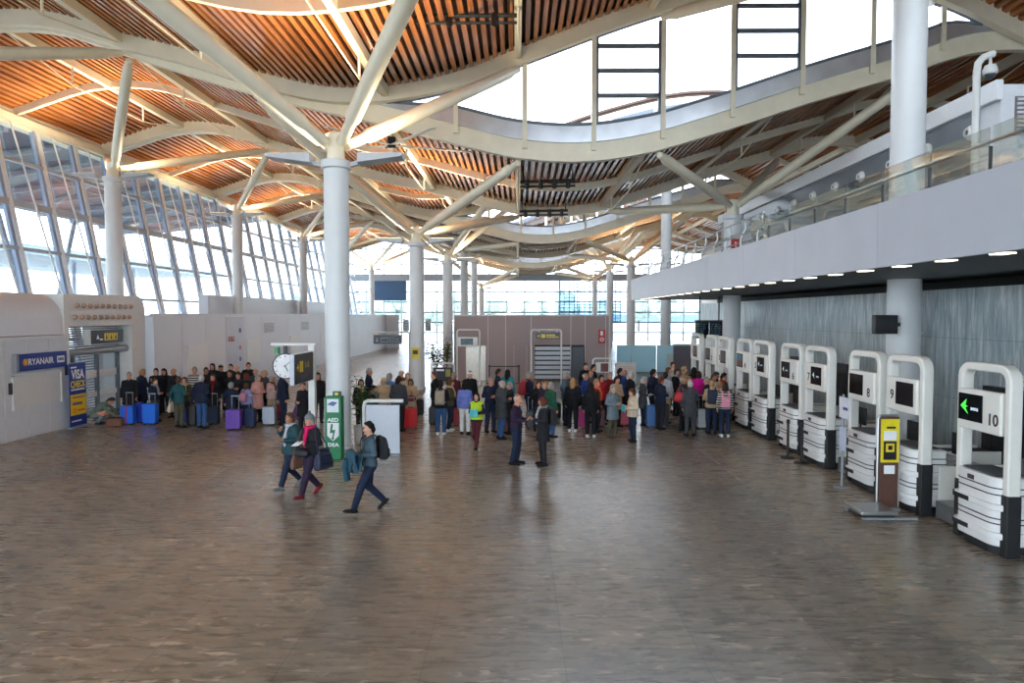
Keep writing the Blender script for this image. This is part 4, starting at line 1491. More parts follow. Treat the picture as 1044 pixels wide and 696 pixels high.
# ------------------------------------------------------------------ people: one continuous body surface grown from a distance field
class Field:
    def __init__(self, lo, hi, cell):
        self.c = cell
        self.lo = np.array(lo, float)
        self.n = np.ceil((np.array(hi) - self.lo) / cell).astype(int) + 1
        self.d = np.full(self.n, 0.5)
        self.ax = [self.lo[i] + cell * np.arange(self.n[i]) for i in range(3)]

    def _win(self, lo, hi):
        out = []
        for i in range(3):
            a = int(max(0, math.floor((lo[i] - self.lo[i]) / self.c)))
            b = int(min(self.n[i], math.ceil((hi[i] - self.lo[i]) / self.c) + 1))
            out.append(slice(a, max(a, b)))
        return tuple(out)

    def _put(self, w, dist, k):
        a = self.d[w]
        if k > 0:
            h = np.clip(.5 + .5 * (a - dist) / k, 0, 1)
            self.d[w] = a * (1 - h) + dist * h - k * h * (1 - h)
        else:
            self.d[w] = np.minimum(a, dist)

    def caps(self, a, b, ra, rb, k=.02, xs=1.0):
        a, b = np.array(a, float), np.array(b, float)
        m = max(ra, rb) * max(1, xs) + k + .05
        w = self._win(np.minimum(a, b) - m, np.maximum(a, b) + m)
        X, Y, Z = np.meshgrid(self.ax[0][w[0]], self.ax[1][w[1]], self.ax[2][w[2]], indexing='ij', sparse=True)
        ab = (b - a) / np.array([xs, 1, 1])
        px, py, pz = (X - a[0]) / xs, Y - a[1], Z - a[2]
        t = np.clip((px * ab[0] + py * ab[1] + pz * ab[2]) / max(1e-9, ab @ ab), 0, 1)
        q = np.sqrt((px - ab[0] * t) ** 2 + (py - ab[1] * t) ** 2 + (pz - ab[2] * t) ** 2) - (ra + (rb - ra) * t)
        self._put(w, q, k)

    def ell(self, c, r, M=None, k=.02):
        c, r = np.array(c, float), np.array(r, float)
        m = r.max() + k + .04
        w = self._win(c - m, c + m)
        X, Y, Z = np.meshgrid(self.ax[0][w[0]] - c[0], self.ax[1][w[1]] - c[1], self.ax[2][w[2]] - c[2], indexing='ij', sparse=True)
        if M is not None:   # rows of M: local axes
            M = np.array(M)
            X, Y, Z = (M[i][0] * X + M[i][1] * Y + M[i][2] * Z for i in range(3))
        k0 = np.sqrt((X / r[0]) ** 2 + (Y / r[1]) ** 2 + (Z / r[2]) ** 2)
        self._put(w, (k0 - 1) * r.min() * np.where(k0 < 1, 1, 1.0), k)

    def cut(self, p, n, lo=None, hi=None):
        """keep the side that n points away from"""
        n = np.array(n, float)
        n /= np.linalg.norm(n)
        w = self._win(lo if lo is not None else self.lo, hi if hi is not None else self.lo + self.n * self.c)
        X, Y, Z = np.meshgrid(self.ax[0][w[0]] - p[0], self.ax[1][w[1]] - p[1], self.ax[2][w[2]] - p[2], indexing='ij', sparse=True)
        self.d[w] = np.maximum(self.d[w], X * n[0] + Y * n[1] + Z * n[2])

    def surface(self):
        """surface nets -> verts, quads"""
        d = self.d
        d[0], d[-1], d[:, 0], d[:, -1], d[:, :, 0], d[:, :, -1] = (.5,) * 6
        s = d < 0
        nx, ny, nz = [v - 1 for v in d.shape]
        cnt = np.zeros((nx, ny, nz), np.int8)
        for i in (0, 1):
            for j in (0, 1):
                for k in (0, 1):
                    cnt += s[i:i + nx, j:j + ny, k:k + nz]
        act = np.argwhere((cnt > 0) & (cnt < 8))
        idx = np.full((nx, ny, nz), -1, np.int64)
        idx[act[:, 0], act[:, 1], act[:, 2]] = np.arange(len(act))
        acc, num = np.zeros((len(act), 3)), np.zeros(len(act))
        for ax in range(3):
            o = [x for x in range(3) if x != ax]
            for u in (0, 1):
                for v in (0, 1):
                    p0 = act.copy()
                    p0[:, o[0]] += u
                    p0[:, o[1]] += v
                    p1 = p0.copy()
                    p1[:, ax] += 1
                    a, b = d[tuple(p0.T)], d[tuple(p1.T)]
                    ok = (a < 0) != (b < 0)
                    t = np.where(ok, a / np.where(ok, a - b, 1), 0)
                    q = p0.astype(float)
                    q[:, ax] += t
                    acc += q * ok[:, None]
                    num += ok
        verts = self.lo + acc / num[:, None] * self.c
        quads = []
        for ax in range(3):
            o1, o2 = [(1, 2), (2, 0), (0, 1)][ax]
            a = [slice(None)] * 3
            b = [slice(None)] * 3
            a[ax], b[ax] = slice(0, -1), slice(1, None)
            e = np.argwhere(s[tuple(a)] != s[tuple(b)])
            e = e[(e[:, o1] > 0) & (e[:, o2] > 0)]
            flip = s[tuple(e.T)]
            def cell(du, dv):
                q = e.copy()
                q[:, o1] -= du
                q[:, o2] -= dv
                return idx[tuple(q.T)]
            f = np.stack([cell(0, 0), cell(1, 0), cell(1, 1), cell(0, 1)], 1)
            f[flip] = f[flip][:, ::-1]
            quads.append(f[(f >= 0).all(1)])
        return verts, np.concatenate(quads)


def np_mesh(name, v, q, mats, extra=None):
    """mesh from arrays; extra: an MB whose faces join the same mesh"""
    vs, fs, mi = v.tolist(), q.tolist(), [0] * len(q)
    if extra is not None:
        o = len(vs)
        vs += [tuple(p) for p in extra.v]
        fs += [tuple(i + o for i in f) for f in extra.f]
        mi += extra.mi
    me = bpy.data.meshes.new(name)
    me.from_pydata(vs, [], fs)
    for m in mats:
        me.materials.append(m)
    me.polygons.foreach_set('material_index', mi)
    me.polygons.foreach_set('use_smooth', [True] * len(fs))
    bm = bmesh.new()
    bm.from_mesh(me)
    bmesh.ops.recalc_face_normals(bm, faces=bm.faces)
    bm.to_mesh(me)
    bm.free()
    me.update()
    return me


V = lambda *a: np.array(a, float)
HEAD_UP = V(0, 0, 1)

# joints of the standing figure, 1.70 m, facing -Y; s = +1 is the +X side
def base_pose():
    J = {'pelvis': V(0, 0, .95), 'waist': V(0, .0, 1.08), 'chest': V(0, .0, 1.28), 'neck': V(0, .01, 1.44), 'head': V(0, -.02, 1.585), 'up': V(0, -.05, 1), 'turn': 0.0}
    for n, s in (('R', -1), ('L', 1)):
        J['hip' + n], J['knee' + n], J['ank' + n], J['toe' + n] = V(s * .088, .0, .90), V(s * .10, -.015, .49), V(s * .105, .02, .075), V(s * .13, -1, 0)
        J['sho' + n], J['elb' + n], J['wri' + n], J['hand' + n] = V(s * .166, .01, 1.375), V(s * .225, .03, 1.12), V(s * .235, -.04, .885), V(s * -.05, -.12, -1)
        J['palm' + n] = V(-s, 0, 0)
    return J


def arm(J, n, elb, wri, hand, palm):
    J['elb' + n], J['wri' + n], J['hand' + n], J['palm' + n] = V(*elb), V(*wri), V(*hand), V(*palm)


def make_poses():
    P = {}
    J = base_pose()
    J['kneeL'] += V(.01, -.03, 0)
    P['stand'] = J
    J = base_pose()      # both hands together before the belly, looking down a little
    for n, s in (('R', -1), ('L', 1)):
        arm(J, n, (s * .24, .02, 1.13), (s * .085, -.235, 1.09), (-s * .55, -.5, .25), (-s * .5, .3, .8))
    J['up'] = V(0, -.18, 1)
    J['head'] += V(0, -.02, -.005)
    J['ankR'] += V(0, .06, 0)
    P['hands'] = J
    J = base_pose()      # one hand on a case handle, the other arm bent
    arm(J, 'L', (.28, .06, 1.14), (.33, -.06, .92), (.0, -.3, -.9), (-1, 0, 0))
    arm(J, 'R', (-.245, .04, 1.14), (-.10, -.22, 1.05), (.8, -.35, .2), (.2, .6, .6))
    J['turn'] = .35
    J['ankL'] += V(.03, -.06, 0)
    P['case'] = J
    J = base_pose()      # phone held up
    arm(J, 'R', (-.24, -.04, 1.14), (-.12, -.27, 1.23), (.25, -.25, .9), (.3, .9, .2))
    J['up'] = V(0, -.2, 1)
    J['head'] += V(0, -.02, -.005)
    J['ankL'] += V(.02, .05, 0)
    P['phone'] = J
    J = base_pose()      # head turned aside, talking, one hand raised
    arm(J, 'L', (.26, .0, 1.14), (.16, -.26, 1.16), (-.2, -.8, .5), (-.6, 0, .7))
    J['turn'] = -.6
    P['talk'] = J
    J = base_pose()      # walking
    J['pelvis'] += V(0, 0, -.02)
    J['hipL'], J['kneeL'], J['ankL'], J['toeL'] = V(.088, -.01, .885), V(.095, -.20, .51), V(.09, -.34, .11), V(.08, -1, .18)
    J['hipR'], J['kneeR'], J['ankR'], J['toeR'] = V(-.088, .01, .885), V(-.095, .0, .47), V(-.09, .30, .16), V(-.08, -.75, -.65)
    arm(J, 'L', (.24, .12, 1.15), (.25, .07, .91), (0, -.2, -1), (-1, 0, 0))
    arm(J, 'R', (-.24, -.04, 1.13), (-.20, -.22, .97), (.1, -.7, -.5), (1, 0, 0))
    P['walk'] = J
    # walking with both forearms up before the body
    J = {k: (v.copy() if isinstance(v, np.ndarray) else v) for k, v in J.items()}
    arm(J, 'L', (.245, .02, 1.13), (.12, -.22, 1.12), (-.7, -.4, .2), (-.3, .4, .8))
    arm(J, 'R', (-.245, .02, 1.13), (-.10, -.24, 1.10), (.7, -.4, .2), (.3, .4, .8))
    P['walk_hold'] = J
    J = {k: (v.copy() if isinstance(v, np.ndarray) else v) for k, v in J.items()}
    arm(J, 'R', (-.25, .0, 1.16), (-.13, -.20, 1.30), (.5, -.1, .9), (.5, .8, .2))
    P['walk_phone'] = J
    J = base_pose()      # squatting over a bag, bent forward
    J['pelvis'], J['waist'], J['chest'], J['neck'], J['head'] = V(0, .16, .36), V(0, .10, .48), V(0, -.10, .66), V(0, -.25, .76), V(0, -.37, .82)
    J['up'] = V(0, -.75, .6)
    for n, s in (('R', -1), ('L', 1)):
        J['hip' + n], J['knee' + n], J['ank' + n] = V(s * .10, .14, .34), V(s * .17, -.24, .46), V(s * .13, .03, .10)
        J['sho' + n] = V(s * .17, -.17, .70)
        arm(J, n, (s * .22, -.36, .50), (s * .11, -.55, .34), (-s * .2, -.6, -.7), (-s * .7, 0, .3))
    P['squat'] = J
    J = base_pose()      # leaning forward over a counter
    J['waist'], J['chest'], J['neck'], J['head'] = V(0, -.02, 1.08), V(0, -.13, 1.26), V(0, -.24, 1.39), V(0, -.32, 1.51)
    J['up'] = V(0, -.45, 1)
    for n, s in (('R', -1), ('L', 1)):
        J['sho' + n] = V(s * .166, -.17, 1.34)
        arm(J, n, (s * .24, -.26, 1.12), (s * .12, -.45, 1.06), (-s * .2, -1, .0), (0, 0, -1))
    P['lean'] = J
    return P


def frame_of(J):
    """head axes: side, back, up"""
    u = J['up'] / np.linalg.norm(J['up'])
    t = J['turn']
    b = V(-math.sin(t), math.cos(t), 0)      # pointing to the back of the head
    b = b - u * (b @ u)
    b /= np.linalg.norm(b)
    sd = np.cross(b, u)
    return np.array([sd, b, u])


skin_m = mat('skin', (202, 150, 124), .5, var=.04)
skin_ruddy = mat('skin_ruddy', (198, 138, 112), .5, var=.04)
skin_tan = mat('skin_tan', (168, 116, 90), .5, var=.04)
eye_w = mat('eye_white', (232, 230, 226), .3, var=0)
eye_d = mat('eye_dark', (40, 28, 22), .3, var=0)
lip_m = mat('lip', (164, 86, 78), .5, var=0)


def hand_mesh(mb, wri, d, palm, s):
    """palm, four bent fingers of unequal length and a thumb from the palm's side"""
    d = d / np.linalg.norm(d)
    p = palm - d * (palm @ d)
    p /= np.linalg.norm(p)
    w = np.cross(d, p)
    w = w * (1 if (w @ V(0, -1, 0.2)) > 0 else -1)        # towards the thumb side
    for i, (o, L) in enumerate(((.030, .070), (.010, .080), (-.010, .075), (-.029, .060))):
        r0 = wri + d * .088 + w * o
        a = d * .92 + p * .25
        b = d * .62 + p * .75
        c = d * .2 + p * .95
        q = [r0 - d * .02, r0 + a * L * .42, r0 + a * L * .42 + b * L * .33, r0 + a * L * .42 + b * L * .33 + c * L * .25]
        mb.path([tuple(v) for v in q], [.0092, .0088, .0078, .006], 6)
    t0 = wri + d * .035 + w * .028
    e = d * .6 + w * .75 + p * .3
    f = d * .85 + w * .3 + p * .45
    mb.path([tuple(v) for v in (t0, t0 + e * .035, t0 + e * .035 + f * .03, t0 + e * .035 + f * .052)], [.012, .0105, .0095, .007], 6)


def bounds(J, m=.2):
    pts = np.array([v for k, v in J.items() if isinstance(v, np.ndarray) and not k.startswith(('up', 'toe', 'hand', 'palm'))])
    return pts.min(0) - m, pts.max(0) + m


def head_prims(F, c, M, k=.012):
    L = lambda x, y, z: c + M[0] * x + M[1] * y + M[2] * z
    F.ell(L(0, .012, .025), (.076, .094, .090), M, .02)
    F.ell(L(0, -.018, -.045), (.060, .068, .072), M, .025)
    F.caps(L(0, -.052, -.092), L(0, -.058, -.088), .026, .026, .02)
    F.caps(L(0, -.086, .012), L(0, -.108, -.026), .009, .014, .012)     # nose
    F.caps(L(-.04, -.078, .028), L(.04, -.078, .028), .010, .010, .015)   # brow
    for s in (-1, 1):
        F.ell(L(s * .079, .012, -.008), (.010, .020, .032), M, .006)     # ears
        F.ell(L(s * .038, -.062, -.03), (.022, .018, .02), M, .02)       # cheeks


def body_mesh(J, name, cell=.0105):
    lo, hi = bounds(J)
    F = Field(lo, hi, cell)
    F.caps(J['pelvis'] + V(0, 0, -.03), J['waist'], .112, .100, .03, 1.42)
    F.caps(J['waist'], J['chest'], .100, .112, .04, 1.42)
    F.caps(J['chest'], J['chest'] * .35 + J['neck'] * .65 + V(0, 0, -.05), .112, .070, .04, 1.42)
    for n in 'LR':
        F.caps(J['neck'] + V(0, .01, -.02), J['sho' + n], .056, .052, .04)
    F.caps(J['neck'] + V(0, .005, -.05), J['head'] + V(0, .015, -.04), .058, .054, .03)
    for n in 'LR':
        F.caps(J['hip' + n], J['knee' + n], .088, .056, .03)
        F.caps(J['knee' + n], J['ank' + n], .056, .036, .02)
        F.caps(J['knee' + n] * .78 + J['ank' + n] * .22 + V(0, .008, 0), J['knee' + n] * .55 + J['ank' + n] * .45 + V(0, .006, 0), .044, .038, .02)
        t = J['toe' + n] / np.linalg.norm(J['toe' + n])
        dn = V(0, 0, -1) - t * (V(0, 0, -1) @ t)
        dn /= np.linalg.norm(dn)
        F.caps(J['ank' + n] + dn * .03 - t * .03, J['ank' + n] + t * .14 + dn * .042, .032, .026, .02)
        F.caps(J['sho' + n], J['elb' + n], .050, .040, .03)
        F.caps(J['elb' + n], J['wri' + n], .040, .027, .02)
        d = J['hand' + n] / np.linalg.norm(J['hand' + n])
        p = J['palm' + n] - d * (J['palm' + n] @ d)
        p /= np.linalg.norm(p)
        w = np.cross(d, p)
        F.ell(J['wri' + n] + d * .05, (.042, .017, .056), np.array([w, p, d]), .012)
    M = frame_of(J)
    head_prims(F, J['head'], M)
    v, q = F.surface()
    ex = MB()
    for n in 'LR':
        hand_mesh(ex, J['wri' + n], J['hand' + n], J['palm' + n], 1)
    L = lambda x, y, z: tuple(J['head'] + M[0] * x + M[1] * y + M[2] * z)
    for s in (-1, 1):
        ex.ball(L(s * .031, -.0745, .006), (.0125, .0125, .0085), 8, 1)
        ex.ball(L(s * .031, -.0835, .006), .0056, 8, 2)
        ex.path([L(s * .016, -.094, .026), L(s * .034, -.093, .031), L(s * .052, -.082, .026)], .0045, 5, 2)
    ex.path([L(-.026, -.079, -.058), L(0, -.0885, -.056), L(.026, -.079, -.058)], [.004, .0065, .004], 6, 3)
    return np_mesh(name, v, q, [skin_m, eye_w, eye_d, lip_m], ex)


def trousers_mesh(J, name, cell=.014, wide=0.0):
    lo, hi = bounds(J, .22)
    F = Field(lo, hi, cell)
    F.caps(J['pelvis'] + V(0, .005, -.05), J['waist'] + V(0, 0, -.04), .124, .112, .03, 1.42)
    for n in 'LR':
        a, k_, h = J['ank' + n], J['knee' + n], J['hip' + n]
        F.caps(h, k_, .104, .076 + wide, .03)
        d = (a - k_) / np.linalg.norm(a - k_)
        e = a - d * .015
        F.caps(k_, e, .076 + wide, .060 + wide, .02)
        F.cut(e, d, lo=np.minimum(e, a) - V(.12, .12, .12), hi=np.maximum(e, a) + V(.12, .12, .09))
    F.cut(J['waist'] + V(0, 0, -.02), J['waist'] - J['pelvis'])
    return np_mesh(name, *F.surface(), [black_plastic])


def jacket_mesh(J, name, hem, cell=.014, puff=0.0, sleeve=1.0, collar=True, arms=True):
    """hem: drop below the pelvis point (m); puff adds padding"""
    lo, hi = bounds(J, .24)
    F = Field(lo, hi, cell)
    g = puff
    up = J['waist'] - J['pelvis']
    up /= np.linalg.norm(up)
    low = J['pelvis'] - V(0, 0, 1) * hem
    F.caps(J['pelvis'], J['waist'], .138 + g, .122 + g, .03, 1.40)
    F.caps(low - V(0, 0, .06), J['pelvis'], .156 + g + hem * .05, .140 + g, .03, 1.36)
    F.caps(J['waist'], J['chest'], .120 + g, .130 + g, .04, 1.40)
    F.caps(J['chest'], J['chest'] * .35 + J['neck'] * .65 + V(0, 0, -.05), .128 + g, .085, .04, 1.42)
    for n in 'LR':
        F.caps(J['neck'] + V(0, .01, -.03), J['sho' + n], .066 + g * .5, .062 + g * .6, .04)
    if collar:
        F.caps(J['neck'] + V(0, .008, -.04), J['neck'] + V(0, .0, .035), .082, .074, .03)
    for n in 'LR' if arms else '':
        F.caps(J['sho' + n], J['elb' + n], .062 + g * .8, .054 + g * .7, .025)
        e = J['elb' + n] + (J['wri' + n] - J['elb' + n]) * sleeve
        F.caps(J['elb' + n], e, .054 + g * .7, .042 + g * .6, .02)
    F.cut(low, (0, 0, -1), lo=low - V(.3, .3, .35), hi=low + V(.3, .3, .02))
    d = (J['head'] - J['neck'])
    F.cut(J['neck'] + d * .28, d + V(0, -.03, 0), lo=J['neck'] - V(.12, .14, .02), hi=J['neck'] + V(.12, .14, .2))
    return np_mesh(name, *F.surface(), [black_plastic])


def shoe_mesh(J, n, name):
    a = J['ank' + n]
    t = J['toe' + n] / np.linalg.norm(J['toe' + n])
    dn0 = V(0, 0, -1) - t * (V(0, 0, -1) @ t)
    dn0 /= np.linalg.norm(dn0)
    lo = np.minimum(a - t * .1, a + t * .22) - V(.09, .09, .12)
    hi = np.maximum(a - t * .1, a + t * .22) + V(.09, .09, .14)
    F = Field(lo, hi, .009)
    F.caps(a - t * .04 + dn0 * .04, a + t * .16 + dn0 * .052, .047, .042, .02)
    F.caps(a, a + V(0, 0, -.03), .046, .048, .02)
    F.cut(a + V(0, 0, .03), (0, 0, 1))
    dn = V(0, 0, -1) - t * (V(0, 0, -1) @ t)     # flat sole, square to the toe direction
    dn /= np.linalg.norm(dn)
    F.cut(a + dn * .072, dn)
    return np_mesh(name, *F.surface(), [black_plastic])


def hair_mesh(kind, name):
    """in the head's own axes: x side, y back, z up; origin at the head point"""
    F = Field((-.2, -.2, -.42), (.2, .24, .25), .009)
    if kind in ('short', 'bob', 'long', 'bun', 'curly', 'bald', 'pony'):
        g = {'curly': .026, 'short': .008, 'bald': .006}.get(kind, .012)
        F.ell((0, .016, .03), (.078 + g, .094 + g, .090 + g), k=.01)
        if kind == 'short' or kind == 'bun' or kind == 'pony':
            F.caps((0, .07, -.03), (0, .06, -.07), .06, .04, .02, 1.2)
        if kind == 'short':
            F.caps((0, -.045, .10), (0, .03, .118), .034, .034, .02, 1.4)
        if kind == 'curly':
            F.caps((0, .06, -.02), (0, .05, -.07), .075, .06, .03, 1.25)
        if kind in ('bob', 'long'):
            for s in (-1, 1):
                F.caps((s * .072, .02, .0), (s * .078, .03, -.11), .028, .024, .02)
            F.caps((0, .06, .0), (0, .06, -.10), .07, .06, .03, 1.15)
        if kind == 'long':
            F.caps((0, .075, -.08), (0, .085, -.27), .06, .045, .03, 1.5)
            for s in (-1, 1):
                F.caps((s * .08, .03, -.08), (s * .095, .0, -.2), .03, .025, .02)
        if kind == 'bald':     # only the fringe round the sides and back
            F.cut((0, .0, .045), (0, -.25, 1))
        n = V(0, -.80, -.60)
        if kind in ('bob', 'long', 'curly'):
            F.cut((0, -.035, .0), (0, -1, -.42), lo=V(-.07, -.2, -.42), hi=V(.07, .24, .25))
            F.cut((0, -.035, .03), (0, -1, -.72), lo=V(-.2, -.2, -.015), hi=V(.2, .24, .25))
            F.cut((0, -.012, -.03), (0, -1, -.1), lo=V(-.2, -.2, -.42), hi=V(.2, .24, -.015))
        else:
            F.cut((0, -.02, .035), n)
        if kind == 'bun':
            F.ell((0, .10, .09), (.04, .04, .04), k=.01)
        if kind == 'pony':
            F.caps((0, .11, .03), (0, .14, -.14), .03, .018, .02)
    elif kind == 'knit':
        F.ell((0, .012, .045), (.094, .110, .100), k=.01)
        F.cut((0, -.02, .02), (0, -.25, -1))
        F.ell((0, .01, .165), (.034, .034, .034), k=.005)
        for s in (-1, 1):
            F.caps((s * .078, .03, .0), (s * .08, .03, -.08), .022, .02, .02)
    elif kind == 'cap':
        F.ell((0, .012, .04), (.089, .106, .092), k=.01)
        F.cut((0, -.02, .035), (0, -.1, -1))
        F.caps((0, -.08, .045), (0, -.14, .032), .05, .045, .01, 1.2)
        F.cut((0, 0, .062), (0, -.15, 1), lo=V(-.2, -.2, -.4), hi=V(.2, -.085, .25))
        F.cut((0, 0, .040), (0, .0, -1), lo=V(-.2, -.2, -.4), hi=V(.2, -.085, .25))
    if kind not in ('knit', 'cap'):
        X, Y, Z = np.meshgrid(*F.ax, indexing='ij', sparse=True)
        A = np.arctan2(X, Y + .02)
        F.d = F.d + .0035 * np.sin(A * 13 + 9 * np.sin(Z * 21)) + .0025 * np.sin(A * 29 + Z * 60) + .002 * np.sin(Z * 110 + A * 7)
    return np_mesh(name, *F.surface(), [black_plastic])


def scarf_mesh(J, name, long_=True):
    lo, hi = J['chest'] - V(.25, .35, .35), J['neck'] + V(.25, .25, .25)
    F = Field(lo, hi, .012)
    c = J['neck'] + V(0, 0, .015)
    ring = [c + V(.088 * math.cos(a), .088 * math.sin(a) - .012, -.018 * math.sin(-a)) for a in np.linspace(0, 2 * PI, 15)]
    for a, b in zip(ring[:-1], ring[1:]):
        F.caps(a, b, .036, .036, .012)
    if long_:
        f = J['chest'] + V(0, -.165, -.02)
        F.caps(c + V(.02, -.10, -.02), f + V(.03, 0, 0), .04, .035, .02, 1.2)
        F.caps(f + V(.03, 0, 0), f + V(.02, -.005, -.20), .035, .03, .02, 1.3)
    return np_mesh(name, *F.surface(), [black_plastic])


POSES = make_poses()
CACHE = {}


def get(key, fn):
    if key not in CACHE:
        CACHE[key] = fn()
    return CACHE[key]


CLR = {'black': (26, 26, 30), 'navy': (28, 34, 54), 'dark': (38, 38, 42), 'teal': (34, 76, 80), 'olive': (78, 74, 58), 'jeans': (52, 82, 124), 'dkjeans': (32, 41, 62),
       'grey': (118, 122, 128), 'dkgrey': (62, 64, 68), 'tweed': (108, 120, 128), 'cream': (198, 180, 156), 'beige': (176, 150, 118), 'pink': (206, 152, 142), 'palepink': (212, 172, 162),
       'red': (168, 34, 44), 'dkred': (116, 30, 38), 'maroon': (84, 34, 42), 'lilac': (104, 116, 182), 'white': (220, 220, 218), 'magenta': (204, 24, 140), 'blue': (46, 66, 128),
       'rust': (134, 50, 36), 'brown': (92, 66, 50), 'slate': (72, 92, 104), 'tealcoat': (30, 64, 70), 'stripe': (150, 138, 122), 'vest': (176, 206, 44), 'green': (34, 78, 60),
       'greygreen': (96, 112, 100), 'lavender': (128, 128, 170), 'plum': (48, 36, 58), 'ltgrey': (168, 170, 174), 'orange': (206, 96, 62), 'sky': (92, 122, 168), 'hotpink': (206, 28, 92),
       'h_black': (24, 20, 20), 'h_dark': (46, 34, 28), 'h_brown': (84, 58, 42), 'h_red': (96, 48, 36), 'h_blond': (180, 152, 114), 'h_straw': (160, 118, 80), 'h_grey': (146, 142, 138),
       'h_white': (204, 200, 194), 'h_lgrey': (172, 168, 162), 'scarf_rust': (150, 84, 44), 'teal2': (38, 128, 132), 'turq': (70, 176, 178)}


def cloth(c, rough=.85):
    if c == 'stripe':
        if 'cloth_stripe' not in MATS:
            m, nt, b = nodes_mat('cloth_stripe', .85, .2)
            tc = nt.nodes.new('ShaderNodeTexCoord')
            wv = nt.nodes.new('ShaderNodeTexWave')
            wv.bands_direction = 'Z'
            wv.inputs['Scale'].default_value = 4.0
            r = nt.nodes.new('ShaderNodeValToRGB')
            r.color_ramp.interpolation = 'CONSTANT'
            r.color_ramp.elements[0].color = rgb(46, 44, 46)
            r.color_ramp.elements[1].position, r.color_ramp.elements[1].color = .66, rgb(196, 188, 176)
            k = r.color_ramp.elements.new(.35)
            k.color = rgb(120, 112, 106)
            nt.links.new(tc.outputs['Object'], wv.inputs['Vector'])
            nt.links.new(wv.outputs['Fac'], r.inputs['Fac'])
            nt.links.new(r.outputs['Color'], b.inputs['Base Color'])
        return MATS['cloth_stripe']
    return mat('cloth_' + c, CLR[c], rough, spec=.25, var=.14, vscale=9, bump=.3)


def add_child(name, me, m, parent):
    o = bpy.data.objects.new(name, me)
    COL.objects.link(o)
    o.parent = parent
    o.material_slots[0].link = 'OBJECT'
    o.material_slots[0].material = m
    return o


SKINS = [skin_m, skin_ruddy, skin_tan, skin_m]
NP = [0]


def person(loc, face, label, pose='stand', h=1.70, top='jacket', tc='black', bc='dark', hair='short', hc='h_dark', scarf=None, shoes='black', wide=1.0, group=None, inner=None, extra=None, skin=None):
    """face: degrees; 0 looks at the camera end, 90 towards the desks, -90 towards the entrance wall, 180 away"""
    J = POSES[pose]
    me = get(('body', pose), lambda: body_mesh(J, 'person_body'))
    o = bpy.data.objects.new('person', me)
    COL.objects.link(o)
    o.material_slots[0].link = 'OBJECT'
    o.material_slots[0].material = SKINS[skin if skin is not None else NP[0] % 4]
    NP[0] += 1
    s = h / 1.70
    o.location = loc
    o.rotation_euler = (0, 0, math.radians(face))
    o.scale = (s * wide, s * wide, s)
    tag(o, label, 'person', group)
    leg = 'squat' if pose == 'squat' else ('walk' if pose.startswith('walk') else pose)
    add_child('trousers', get(('trousers', leg), lambda: trousers_mesh(POSES[leg], 'trousers')), cloth(bc), o)
    spec = {'jacket': (.10, .0), 'coat': (.34, .004), 'puffer': (.13, .022), 'sweater': (.05, -.006), 'longcoat': (.45, .006)}[top]
    add_child('jacket' if top != 'sweater' else 'sweater', get(('top', pose, top), lambda: jacket_mesh(J, 'top_' + top, spec[0], puff=spec[1], collar=top != 'sweater')), cloth(tc, .6 if top == 'puffer' else .85), o)
    for n in 'LR':
        add_child('shoe', get(('shoe', leg, n), lambda: shoe_mesh(POSES[leg], n, 'shoe')), cloth(shoes, .5), o)
    if hair:
        hm_ = get(('hair', hair), lambda: hair_mesh(hair, 'hair_' + hair))
        q = add_child({'knit': 'knit_cap', 'cap': 'cap'}.get(hair, 'hair'), hm_, cloth(hc, .7), o)
        M = frame_of(J)
        R = Matrix((M[0], M[1], M[2])).transposed()
        q.rotation_euler = R.to_euler()
        q.location = J['head']
        if hair in ('knit', 'cap'):
            b_ = add_child('hair', get(('hair', 'bob'), lambda: hair_mesh('bob', 'hair_bob')) if hair == 'knit' else get(('hair', 'short'), lambda: hair_mesh('short', 'hair_short')), cloth('h_grey', .7), o)
            b_.rotation_euler = R.to_euler()
            b_.location = J['head']
            b_.scale = (.97, .97, .97)
    if scarf:
        add_child('scarf', get(('scarf', pose), lambda: scarf_mesh(J, 'scarf')), cloth(scarf), o)
    return o


